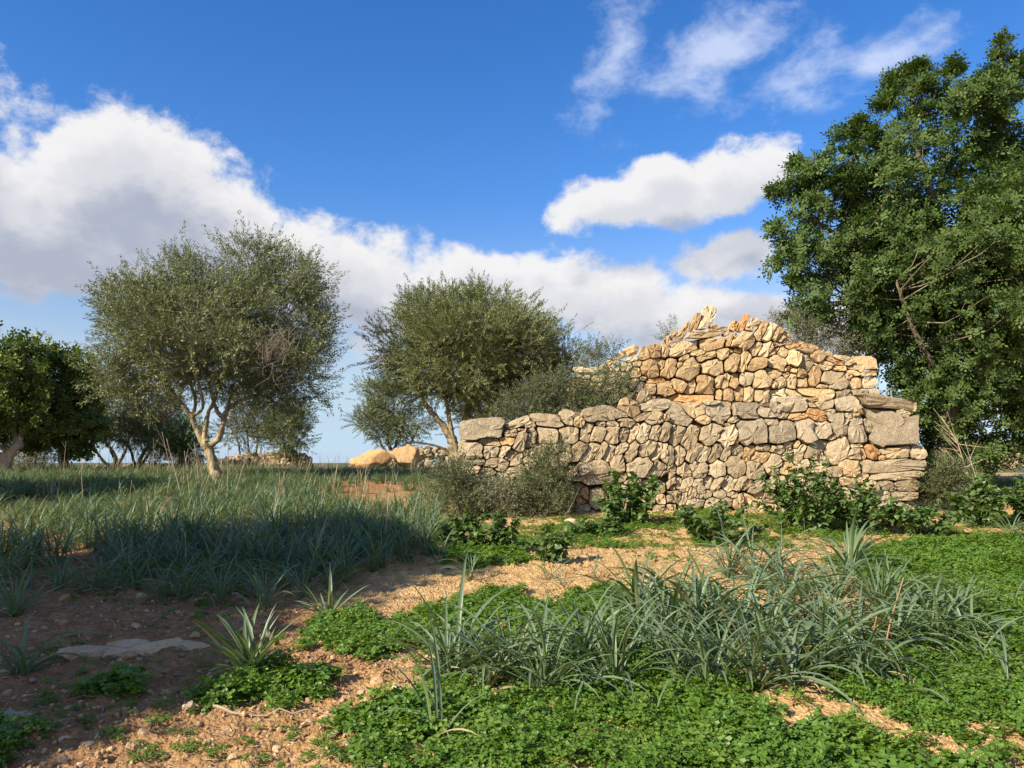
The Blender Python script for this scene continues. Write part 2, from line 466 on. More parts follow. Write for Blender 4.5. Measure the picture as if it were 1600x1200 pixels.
# ------------------------------------------------------------------ ground: one sheet out to the horizon
def build_ground():
    def axis(dense):
        return np.array(sorted(set(np.round(dense, 4))))
    ys = [-60, -40, -25, -15, -9, -5, -2, 0, 1.2, 2.2]
    y = 2.8
    while y < 30:
        ys.append(y); y += max(0.020, 0.0058 * y)
    while y < 6000:
        ys.append(y); y *= 1.09
    xs = list(np.arange(-4.4, 4.6, 0.026))
    x = 4.6; st = 0.03
    while x < 5000:
        xs.append(x); st = min(st * 1.035, 0.13) if x < 16 else st * 1.12; x += st
    x = -4.43; st = 0.03
    while x > -5000:
        xs.append(x); st = min(st * 1.035, 0.13) if x > -16 else st * 1.12; x -= st
    X, Y = np.meshgrid(axis(xs), axis(ys))
    Z = ground_z(X, Y)
    nr, nc = X.shape
    idx = np.arange(nr * nc).reshape(nr, nc)
    q = np.stack([idx[:-1, :-1], idx[:-1, 1:], idx[1:, 1:], idx[1:, :-1]], -1).reshape(-1, 4)
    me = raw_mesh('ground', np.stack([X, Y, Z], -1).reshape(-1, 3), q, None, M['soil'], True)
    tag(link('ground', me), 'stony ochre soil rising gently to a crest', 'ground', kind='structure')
build_ground()

# ------------------------------------------------------------------ rocks
def rock_verts(rng, sub=2, squash=(1, 0.8, 0.6), facets=7, rough=0.08):
    bm = bmesh.new(); bmesh.ops.create_icosphere(bm, subdivisions=sub, radius=1.0)
    v = np.array([p.co[:] for p in bm.verts]); t = np.array([[p.index for p in f.verts] for f in bm.faces])
    bm.free()
    for i in range(facets):
        n = rng.normal(size=3); n /= np.linalg.norm(n)
        h = rng.uniform(0.45, 0.85)
        d = v @ n
        v = v - np.clip(d - h, 0, None)[:, None] * n * 0.92
    v = v * (1 + (rng.rand(len(v), 1) - 0.5) * 2 * rough)
    return v * np.array(squash), t
def shade_rock(me, ang=32):
    me.polygons.foreach_set('use_smooth', np.ones(len(me.polygons), bool))
    try: me.set_sharp_from_angle(angle=RAD(ang))
    except Exception: pass
    return me

# ------------------------------------------------------------------ scattering (only for what nobody could count)
def make_collection(name, meshes):
    c = bpy.data.collections.new(name)
    for i, me in enumerate(meshes):
        c.objects.link(bpy.data.objects.new(f'{name}_{i}', me))
    return c
def scatter(name, pts, rots, scls, coll, n_var, label, cat, kind='stuff'):
    me = bpy.data.meshes.new(name)
    pts = np.asarray(pts, np.float32)
    me.vertices.add(len(pts)); me.vertices.foreach_set('co', pts.ravel())
    a = me.attributes.new('rot', 'FLOAT_VECTOR', 'POINT'); a.data.foreach_set('vector', np.asarray(rots, np.float32).ravel())
    a = me.attributes.new('scl', 'FLOAT', 'POINT'); a.data.foreach_set('value', np.asarray(scls, np.float32).ravel())
    a = me.attributes.new('vid', 'INT', 'POINT'); a.data.foreach_set('value', R.randint(0, n_var, len(pts)).astype(np.int32))
    o = tag(link(name, me), label, cat, kind=kind)
    ng = bpy.data.node_groups.new(name + '_nodes', 'GeometryNodeTree')
    ng.interface.new_socket('Geometry', in_out='INPUT', socket_type='NodeSocketGeometry')
    ng.interface.new_socket('Geometry', in_out='OUTPUT', socket_type='NodeSocketGeometry')
    gi = ng.nodes.new('NodeGroupInput'); go = ng.nodes.new('NodeGroupOutput')
    ip = ng.nodes.new('GeometryNodeInstanceOnPoints')
    ci = ng.nodes.new('GeometryNodeCollectionInfo'); ci.inputs['Collection'].default_value = coll
    ci.inputs['Separate Children'].default_value = True; ci.inputs['Reset Children'].default_value = True
    def attr(nm, ty):
        n = ng.nodes.new('GeometryNodeInputNamedAttribute'); n.data_type = ty; n.inputs['Name'].default_value = nm
        return n.outputs[0]
    L = ng.links.new
    L(gi.outputs[0], ip.inputs['Points']); L(ci.outputs[0], ip.inputs['Instance'])
    ip.inputs['Pick Instance'].default_value = True
    L(attr('vid', 'INT'), ip.inputs['Instance Index'])
    e2r = ng.nodes.new('FunctionNodeEulerToRotation')
    L(attr('rot', 'FLOAT_VECTOR'), e2r.inputs[0]); L(e2r.outputs[0], ip.inputs['Rotation'])
    L(attr('scl', 'FLOAT'), ip.inputs['Scale']); L(ip.outputs[0], go.inputs[0])
    md = o.modifiers.new('scatter', 'NODES'); md.node_group = ng
    return o
def sample_ground(n, ylo, yhi, xpad=1.15, power=1.0):
    """points on the ground inside the widened view wedge, denser near the camera when power > 1"""
    u = R.rand(n)
    y = ylo + (yhi - ylo) * u ** power
    x = (R.rand(n) * 2 - 1) * (0.68 * xpad * y + 0.3)
    return np.stack([x, y, ground_z(x, y)], -1)

# clover and soil areas are laid out once, in plan, from where the patches stand
CLOVER_PX = [
    [(640, 1215), (690, 1160), (760, 1110), (830, 1082), (960, 1062), (1120, 1055), (1185, 1090), (1205, 1150), (1225, 1168), (1290, 1150), (1390, 1160), (1440, 1230)],
    [(690, 1040), (740, 1008), (830, 985), (905, 955), (990, 935), (1040, 960), (1100, 1000), (1120, 1060), (960, 1075), (880, 1080), (800, 1072), (720, 1068)],
    [(500, 1000), (520, 966), (600, 965), (690, 950), (722, 938), (800, 924), (835, 940), (815, 972), (738, 976), (722, 994), (650, 1005), (545, 1028)],
    [(322, 1090), (345, 1066), (400, 1055), (450, 1060), (492, 1085), (462, 1106), (390, 1110), (335, 1108)],
    [(538, 1168), (556, 1134), (592, 1100), (650, 1095), (685, 1118), (640, 1132), (592, 1162)],
    [(1330, 866), (1450, 848), (1640, 846), (1760, 900), (1760, 1240), (1640, 1230), (1570, 1135), (1505, 1128), (1480, 1165), (1400, 1120), (1322, 1085), (1250, 1055), (1330, 1020), (1400, 985), (1380, 925), (1325, 890)],
    [(840, 950), (920, 930), (1000, 925), (1010, 945), (930, 960), (860, 965)],
    [(690, 866), (740, 852), (800, 858), (830, 872), (760, 880), (720, 878)],
    [(130, 1090), (160, 1075), (190, 1085), (170, 1105)],
    [(-60, 1120), (20, 1120), (30, 1170), (-60, 1180)],
]
CLOVER = []
for poly in CLOVER_PX:
    CLOVER.append([tuple(on_ground(a, b)[:2]) for a, b in poly])
def in_clover(P, ragged=0.16):
    j = P[:, :2] + np.stack([N_A(P[:, 0], P[:, 1], 5.0, 3) - 0.5, N_B(P[:, 0], P[:, 1], 5.0, 3) - 0.5], -1) * ragged * 2.6
    m = np.zeros(len(P), bool)
    for poly in CLOVER: m |= in_poly(j, poly)
    return m

# ------------------------------------------------------------------ dry stone walls, each stone an object
# every entry: centre x, centre y, length, breadth, tilt in degrees, kind of stone (t tan, g grey, o orange, w cream, k warm)
A = (720, 630, """230 285 380 190 5 t;300 400 220 80 -8 t;480 395 150 80 0 o;520 315 130 90 10 t;590 210 230 70 22 t;625 275 70 30 0 t;625 400 240 110 72 t;740 220 80 60 0 t;910 185 300 110 -5 t;730 285 90 40 10 t;900 345 240 160 -8 t;740 370 180 90 62 t;1115 340 190 150 0 t;1110 150 150 130 -20 t;130 500 230 170 -5 t;310 510 170 160 15 t;440 510 170 80 50 t;520 540 150 80 40 t;590 590 190 80 52 t;680 520 90 40 60 t;745 510 100 80 40 k;780 445 100 35 0 t;850 490 80 60 0 t;895 440 110 35 -5 t;980 470 100 80 70 t;1050 440 110 40 80 t;370 620 220 120 -10 t;700 610 120 90 -50 t;590 710 200 110 10 t;690 700 80 50 60 t;440 770 120 80 0 t;160 610 200 60 0 t;1100 560 200 120 30 t;1170 690 120 120 0 t;120 690 150 90 0 t;270 720 150 90 20 t;110 800 170 110 10 t;300 840 180 110 0 t;500 880 160 100 20 t;700 850 160 110 -10 t;880 800 160 120 10 t;960 620 150 110 40 t;880 640 120 90 60 t;820 560 110 70 10 t;1000 740 120 90 0 t;100 930 190 110 0 t;320 970 200 110 0 t;540 1010 190 110 0 t;760 990 180 110 5 t;960 900 160 120 0 t;980 1040 180 110 0 t""")
B = (880, 620, """370 185 280 130 8 t;590 180 170 80 -3 g;160 260 110 90 -10 k;700 130 200 150 -20 k;940 90 290 95 5 g;820 210 180 60 20 t;950 225 150 100 10 t;1060 215 90 60 0 k;520 283 140 50 -3 t;660 270 160 90 -8 t;390 280 100 50 0 t;245 370 190 110 65 t;350 390 150 140 60 t;510 400 170 120 70 t;630 395 130 100 60 t;725 385 190 80 68 t;830 395 180 110 65 t;950 390 160 110 60 t;1055 380 190 90 68 t;150 570 200 120 35 t;290 580 220 110 50 t;400 560 190 60 60 t;480 590 190 80 70 t;600 540 150 70 35 t;710 580 230 95 68 t;880 535 200 130 30 t;980 570 200 100 55 t;1080 620 150 130 80 t;300 750 330 130 8 t;565 710 160 130 -80 t;790 735 260 170 15 t;100 750 110 100 0 t;960 760 210 110 40 t;1110 780 180 90 48 t;380 850 490 85 4 t;220 1010 120 80 -70 o;350 1060 170 150 -60 w;175 1080 110 80 0 k;70 950 100 90 0 t;910 900 150 80 0 t;1010 960 130 80 30 t;1130 920 110 80 70 t;1010 1070 90 90 0 t;1140 1050 130 120 0 t;1140 1160 100 80 0 t;860 1000 120 100 0 t;720 900 150 80 10 t;740 1010 150 110 20 t;620 980 140 100 10 t;870 1100 130 100 30 t;720 1120 150 100 10 t;560 1100 150 100 0 t;80 1080 110 100 0 t;990 1160 120 80 0 t""")
C = (1040, 620, """140 200 220 170 -25 g;290 150 200 130 -5 k;560 170 240 180 -10 g;820 160 260 150 0 g;1030 160 180 90 -10 g;1150 120 100 100 0 g;480 65 140 40 0 g;700 235 130 60 20 t;640 285 70 30 0 t;390 230 150 90 -20 k;80 325 80 50 30 t;130 400 200 110 58 t;255 430 210 140 60 t;450 400 220 160 45 t;640 420 240 130 45 t;890 370 280 240 -10 g;1110 270 130 70 -10 g;40 620 180 80 -88 t;140 630 220 100 85 t;300 580 220 90 50 t;400 600 190 90 55 t;520 580 230 100 62 t;620 600 160 70 62 t;730 550 130 90 30 t;740 465 90 40 50 o;860 590 200 80 62 t;780 600 80 60 30 t;1005 530 170 60 5 t;1140 540 120 70 0 t;990 630 210 110 -10 t;1110 700 170 150 60 t;40 790 130 100 50 t;190 770 160 140 -40 t;290 730 110 70 55 t;360 770 160 120 40 t;530 750 190 150 50 t;730 730 210 190 -70 t;910 770 190 160 -75 t;60 910 130 80 60 t;130 890 130 75 80 t;210 920 170 90 55 t;340 930 130 130 30 t;440 890 130 90 60 t;530 910 160 100 55 t;640 890 170 90 60 t;690 920 160 50 55 t;760 910 190 70 55 t;845 910 130 60 30 t;940 930 180 100 55 t;270 1000 150 80 65 t;85 1045 150 130 10 t;180 1060 170 70 65 t;390 1020 160 70 15 t;560 1010 110 100 0 t;690 1020 100 80 0 t;960 1030 110 70 20 t;910 1090 200 100 -20 k;300 1100 180 90 0 t;70 1160 110 80 0 t;480 1110 150 90 20 t;620 1100 140 90 30 t;760 1090 130 100 30 t;1080 1060 150 100 0 t;1100 930 130 110 40 t;1040 1150 150 80 0 k;850 1170 170 70 0 t;200 1180 140 80 0 t""")
D = (1180, 610, """400 160 270 150 0 g;600 100 140 45 3 o;720 140 190 110 -5 t;590 155 90 60 0 t;280 240 140 80 -15 g;430 270 180 70 5 o;640 260 220 100 -30 o;790 260 150 110 -70 g;510 430 230 170 -85 g;690 420 200 180 30 g;270 440 300 190 15 g;870 370 250 160 75 g;1050 420 260 170 -85 g;950 270 90 60 0 t;1030 255 60 50 30 t;430 560 100 50 60 k;450 650 190 120 60 t;630 610 260 140 42 t;790 485 100 50 15 k;850 620 270 200 35 t;330 670 170 90 50 t;230 610 140 80 0 t;700 720 160 110 -60 t;1040 580 130 45 8 t;1030 660 150 120 0 t;1120 660 110 60 85 k;990 810 190 170 20 k;310 810 150 120 40 k;640 800 150 110 20 t;520 790 150 110 40 t;820 850 150 100 0 t;250 950 170 120 20 t;420 930 170 120 30 t;600 930 170 120 10 t;780 970 180 120 0 t;330 1080 180 110 0 t;540 1070 190 110 0 t;740 1090 180 100 0 t;940 1080 190 110 0 t""")
E = (1290, 600, """600 200 520 110 -7 t;220 210 220 120 10 g;650 450 400 330 -3 g;790 310 140 90 -20 t;440 440 150 70 -75 g;470 720 170 110 -50 o;565 765 100 60 0 o;740 720 280 110 5 k;930 720 130 120 -40 t;640 850 560 130 3 t;690 960 460 80 6 t;390 960 110 60 0 k;270 1030 220 90 -15 k;470 1060 140 120 0 t;600 1050 150 120 0 t;830 1060 180 120 0 t;800 1160 220 80 0 t;580 1160 180 90 0 t;380 1150 180 90 0 t;160 1150 180 90 0 t""")
F = (890, 480, """610 480 200 90 30 k;570 500 100 80 0 k;640 540 130 80 15 w;500 555 110 60 20 w;585 625 130 100 0 w;460 640 140 70 10 w;350 640 100 60 40 w;190 660 240 50 -3 w;150 720 140 60 0 w;300 730 140 90 10 w;510 740 220 140 0 w;685 690 120 120 0 k;660 800 150 90 55 w;720 840 170 80 60 w;780 500 130 120 60 k;890 470 160 130 0 k;1000 430 220 90 62 k;840 640 200 180 -20 k;700 590 100 60 0 k;945 600 130 90 -80 k;1030 650 230 140 50 k;905 765 200 55 5 o;840 850 130 120 0 k;990 850 190 150 0 k;1130 820 190 130 0 k;765 745 80 50 0 w;120 800 150 90 0 w;270 830 150 90 0 w;430 850 160 90 10 w;570 870 120 90 40 w;130 900 150 100 0 w;300 930 160 100 0 w;470 950 160 100 0 w;620 930 130 80 30 w;700 930 110 90 0 k""")
G = (1040, 470, """165 350 250 70 50 k;300 240 190 70 62 k;420 190 240 110 62 w;500 270 70 50 0 o;420 350 370 80 10 k;480 450 280 120 6 k;190 490 310 130 18 k;70 465 70 50 20 k;320 545 130 60 10 k;420 590 250 70 18 k;790 260 210 70 55 o;890 260 150 130 0 t;640 340 100 60 0 k;650 410 160 60 65 k;720 370 100 60 50 k;800 430 230 170 20 k;980 320 190 100 60 k;1070 350 200 100 62 w;1150 360 150 80 55 k;1195 400 110 60 50 k;585 560 130 110 20 k;675 530 60 60 0 k;745 515 90 60 -20 k;690 650 210 150 70 k;810 640 230 100 65 k;950 500 170 110 45 k;1040 510 200 110 50 w;1150 460 80 50 0 k;940 660 220 130 12 k;480 690 260 190 -15 k;240 720 260 190 45 k;190 600 120 50 25 k;140 670 90 60 30 k;410 875 200 190 -80 k;550 840 170 80 70 k;620 840 180 80 65 k;710 835 170 100 75 k;835 820 160 140 10 w;1000 830 220 180 60 k;1100 760 160 120 -20 k;1150 870 150 100 20 k;260 900 180 90 60 k;550 990 140 90 85 k;645 985 150 110 80 k;765 970 170 95 88 k;865 980 180 110 85 k;1010 990 200 150 25 k;1130 1000 170 110 10 w;290 1025 470 80 -2 o;80 1080 180 80 0 k;600 1080 150 60 0 k;750 1080 150 60 0 k;900 1100 160 80 0 t""")
H = (1200, 490, """80 330 80 50 10 k;60 400 150 50 40 k;150 410 120 100 -60 k;80 510 180 150 -20 k;270 330 180 70 5 o;260 470 150 150 60 k;390 520 160 160 70 t;400 370 200 90 -15 k;500 450 130 120 -30 k;480 640 230 120 70 k;340 630 120 90 90 k;350 720 120 110 0 k;235 710 180 90 80 k;195 640 80 60 40 k;260 600 80 50 -20 k;110 730 150 120 20 k;690 700 230 190 -20 t;570 760 130 50 3 k;600 540 160 100 0 k;680 500 200 70 -20 o;720 570 150 60 0 o;760 470 180 50 -10 k;860 510 120 70 0 k;960 540 230 150 0 k;840 650 100 60 30 k;880 620 110 70 0 k;900 730 130 130 0 k;1040 720 130 130 0 w;1030 620 140 80 0 k;950 830 220 90 0 t;1060 830 140 80 0 t;780 860 200 140 10 t;500 830 380 90 -5 k;250 840 180 70 -25 k;70 840 220 110 10 w""")
def seeds(*groups):
    out = []
    for x0, y0, s in groups:
        for e in s.split(';'):
            f = e.split()
            cx, cy, L, W, an = map(float, f[:5])
            out.append([x0 + cx / 6.6667, y0 + cy / 6.6667, L / 13.333, W / 13.333, RAD(an), f[5]])
    return out
LOWER_OUT = [(723, 662), (735, 658), (785, 661), (800, 662), (826, 653), (830, 660), (838, 655), (850, 648), (862, 647), (876, 656), (884, 641), (898, 642), (905, 652),
             (916, 646), (940, 636), (975, 633), (990, 630), (1003, 622), (1042, 626), (1048, 632), (1080, 632), (1110, 628), (1145, 630), (1180, 632), (1215, 631), (1260, 628), (1290, 628),
             (1310, 622), (1345, 619), (1380, 626), (1416, 629), (1416, 640), (1421, 660), (1426, 692), (1437, 708), (1431, 738), (1429, 800), (1428, 815), (722, 815), (719, 745), (722, 700)]
UPPER_OUT = [(903, 640), (903, 578), (938, 575), (948, 566), (968, 556), (976, 549), (993, 541), (998, 552), (1010, 545), (1028, 540), (1042, 530), (1052, 533), (1052, 525), (1078, 503), (1090, 493),
             (1100, 498), (1108, 481), (1117, 488), (1112, 510), (1130, 514), (1143, 516), (1160, 496), (1168, 500), (1182, 499), (1184, 512), (1193, 503), (1198, 520), (1208, 507), (1212, 518),
             (1220, 514), (1222, 524), (1229, 521), (1229, 534), (1245, 533), (1265, 540), (1283, 556), (1300, 552), (1325, 560), (1330, 558), (1360, 559), (1364, 580), (1366, 605), (1371, 622), (1371, 640)]

def wall_stones(root, root_loc, S, outline, Y, batter, fills, mats, rng, limit, zone):
    x0 = int(min(p[0] for p in outline)) - 4; x1 = int(max(p[0] for p in outline)) + 4
    y0 = int(min(p[1] for p in outline)) - 4; y1 = int(max(p[1] for p in outline)) + 4
    k = 2                                                   # samples per pixel
    gx, gy = np.meshgrid(np.arange(x0, x1, 1 / k), np.arange(y0, y1, 1 / k))
    inside = in_poly(np.stack([gx.ravel(), gy.ravel()], -1), outline).reshape(gx.shape)
    best = np.full(gx.shape, 9.0); who = np.full(gx.shape, -1)
    def metric(s, X, Y_):
        c, sn = math.cos(s[4]), math.sin(s[4])
        dx, dy = X - s[0], -(Y_ - s[1])
        u = np.abs(dx * c + dy * sn) / s[2]; v = np.abs(-dx * sn + dy * c) / s[3]
        p = 4.0 if s[2] > 15 else 3.0
        return (u ** p + v ** p) ** (1 / p)
    def paint(i):
        s = S[i]; r = max(s[2], s[3]) * 1.7
        a = max(0, int((s[0] - r - x0) * k)); b = min(gx.shape[1], int((s[0] + r - x0) * k) + 1)
        c = max(0, int((s[1] - r - y0) * k)); d = min(gx.shape[0], int((s[1] + r - y0) * k) + 1)
        if a >= b or c >= d: return
        m = metric(s, gx[c:d, a:b], gy[c:d, a:b]) + (0.12 if s[5] in 'f' else 0)
        w = m < best[c:d, a:b]
        best[c:d, a:b][w] = m[w]; who[c:d, a:b][w] = i
    for i in range(len(S)): paint(i)
    n_given = len(S)
    LIM = 1.42
    while len(S) < limit:
        free = inside & (best > LIM + 0.02)
        ids = np.flatnonzero(free.ravel())
        if len(ids) < 60: break
        j = ids[rng.randint(len(ids))]
        L = rng.uniform(*fills)
        S.append([gx.ravel()[j], gy.ravel()[j], L, L * rng.uniform(0.5, 0.75), RAD(rng.choice([rng.uniform(35, 75), rng.uniform(-15, 20)])), 'f'])
        paint(len(S) - 1)
    made = 0
    for i, s in enumerate(S):
        NP = 40
        c, sn = math.cos(s[4]), math.sin(s[4])
        poly = []
        jit = rng.uniform(0, 1)
        for j in range(NP):
            th = (j + jit) / NP * 2 * math.pi
            du, dv = math.cos(th) * s[2], math.sin(th) * s[3]
            dx, dy = du * c - dv * sn, -(du * sn + dv * c)
            base = metric(s, np.array([s[0] + dx]), np.array([s[1] + dy]))[0]
            rr = np.linspace(0, LIM / base, 40)
            px = s[0] + dx * rr; py = s[1] + dy * rr
            ix = np.clip(((px - x0) * k).round().astype(int), 0, gx.shape[1] - 1); iy = np.clip(((py - y0) * k).round().astype(int), 0, gx.shape[0] - 1)
            ok = (who[iy, ix] == i)
            bad = np.flatnonzero(~ok)
            r = rr[bad[0] - 1] if len(bad) and bad[0] > 0 else (rr[-1] if not len(bad) else 0)
            poly.append((dx * r, dy * r))
        poly = np.array(poly)
        rad = np.hypot(poly[:, 0], poly[:, 1])
        if rad.max() < 2.6 or np.median(rad) < 1.6: continue
        # keep the true corners: drop the flattest points first
        pl = [p for p in poly]
        while len(pl) > 6:
            q_ = np.array(pl); pr = np.roll(q_, 1, 0); nx = np.roll(q_, -1, 0)
            ar = 0.5 * np.abs((q_[:, 0] - pr[:, 0]) * (nx[:, 1] - pr[:, 1]) - (q_[:, 1] - pr[:, 1]) * (nx[:, 0] - pr[:, 0]))
            j = int(np.argmin(ar))
            if ar[j] > 2.2 + 0.012 * s[2] * s[3] and len(pl) <= 12: break
            pl.pop(j)
        # a middle point on every long side, nudged a little, so that edges are not ruler straight
        out_ = []
        for j in range(len(pl)):
            p0, p1 = pl[j], pl[(j + 1) % len(pl)]; L_ = np.hypot(*(p1 - p0)); out_.append(p0 * (1 - 0.06 * rng.rand()))
            if L_ > 6: out_.append((p0 * 0.5 + p1 * 0.5) * (1 + rng.uniform(-0.03, 0.03)))
        poly = np.array(out_); NP = len(poly)
        rad = np.hypot(poly[:, 0], poly[:, 1])
        poly *= (np.clip(rad - rng.uniform(-0.05, 0.75), 0.5, None) / np.maximum(rad, 0.5))[:, None]
        cen = poly.mean(0); poly = poly - cen; cpx = s[0] + cen[0]; cpy = s[1] + cen[1]
        C0 = at_y(cpx, cpy, Y); C0[1] += batter * (C0[2] - root_loc[2])
        C0 = at_y(cpx, cpy, C0[1])
        mpp = C0[1] / FPX
        px = poly[:, 0] * mpp; pz = -poly[:, 1] * mpp
        small = 2 * min(s[2], s[3]) * mpp
        b = min(0.085, 0.21 * small) * rng.uniform(0.75, 1.2)
        out = rng.uniform(-0.045, 0.055) + (0.02 if i < n_given else -0.03)
        if s[2] > 24: out += 0.05
        tx, tz = rng.normal(0, 0.13), rng.normal(0.04, 0.13)
        def ring(sc, d, jz):
            y = -d + (px * sc * tx + pz * sc * tz) * (1 if d > 0 else 0) + rng.normal(0, jz, NP)
            w = sc * (1 + rng.uniform(-0.05, 0.05, NP))
            return np.stack([px * w, y, pz * w], -1)
        back = 0.16 + 0.3 * small
        rings = [ring(0.80, -back, 0.0), ring(1.0, -0.030, 0.008), ring(0.94, b * 0.72, 0.010), ring(0.58, b * 0.95, 0.012)]
        ox, oz = rng.uniform(-0.22, 0.22) * np.ptp(px) * 0.5, rng.uniform(-0.22, 0.22) * np.ptp(pz) * 0.5
        rings[3][:, 0] += ox; rings[3][:, 2] += oz
        V = np.vstack(rings + [np.array([[ox, -b * 1.0 + rng.normal(0, 0.010), oz]])])
        V[:, 1] -= out
        q = []; t = []
        nr = len(rings)
        for a in range(nr - 1):
            for j in range(NP):
                j2 = (j + 1) % NP
                q.append((a * NP + j, a * NP + j2, (a + 1) * NP + j2, (a + 1) * NP + j))
        for j in range(NP): t.append(((nr - 1) * NP + j, (nr - 1) * NP + (j + 1) % NP, nr * NP))
        # faces look outwards (towards -y)
        code = s[5]
        if code == 'f': code = mats(s[0], s[1], rng)
        elif code == 't' and rng.rand() < 0.18: code = mats(s[0], s[1], rng)
        mat = M[{'t': 'stone_tan', 'g': 'stone_grey', 'o': 'stone_orange', 'w': 'stone_cream', 'k': 'stone_warm'}[code]]
        me = shade_rock(raw_mesh('stone', V, q, t, mat), 27)
        link('stone', me, root, C0 - np.array(root_loc))
        made += 1
    return made

def fill_block(root, root_loc, outline, Y0, Y1, shrink, batter, mat):
    """the earth and rubble heart of a wall, behind its face"""
    cx = np.mean([p[0] for p in outline]); cy = np.mean([p[1] for p in outline])
    pts = []
    for p in outline:
        d = np.array([p[0] - cx, p[1] - cy]); L = np.linalg.norm(d); d = d * (L - shrink) / L
        pts.append(at_y(cx + d[0], cy + d[1], Y0))
    F = np.array(pts); n = len(F)
    F[:, 1] = Y0 + batter * (F[:, 2] - root_loc[2])
    Bk = F.copy(); Bk[:, 1] = Y1
    bm = bmesh.new()
    vf = [bm.verts.new(tuple(p - np.array(root_loc))) for p in F]; vb = [bm.verts.new(tuple(p - np.array(root_loc))) for p in Bk]
    bm.faces.new(vf); bm.faces.new(vb[::-1])
    for i in range(n): bm.faces.new((vf[i], vb[i], vb[(i + 1) % n], vf[(i + 1) % n]))
    bmesh.ops.triangulate(bm, faces=bm.faces[:])
    bmesh.ops.recalc_face_normals(bm, faces=bm.faces[:])
    me = bpy.data.meshes.new('rubble_core'); bm.to_mesh(me); bm.free(); me.materials.append(mat)
    tag(link('rubble_core', me, root), kind='stuff')

def rubble(root, root_loc, pts, sizes, mat_names, name='rubble'):
    """joined small stones, one part"""
    rng = np.random.RandomState(5)
    byb = {}
    for p, s in zip(pts, sizes):
        v, t = rock_verts(rng, 1, (1, rng.uniform(0.6, 1), rng.uniform(0.45, 0.8)), 4, 0.12)
        Rm = np.array(Euler((rng.uniform(-0.4, 0.4), rng.uniform(-0.4, 0.4), rng.uniform(0, 6.3))).to_matrix())
        mb = byb.setdefault(rng.choice(mat_names), MB())
        mb.add(v @ Rm.T * s + np.array(p) - np.array(root_loc), None, t)
    for m, mb in byb.items():
        tag(link(name, shade_rock(mb.mesh(name, M[m])), root), kind='stuff')

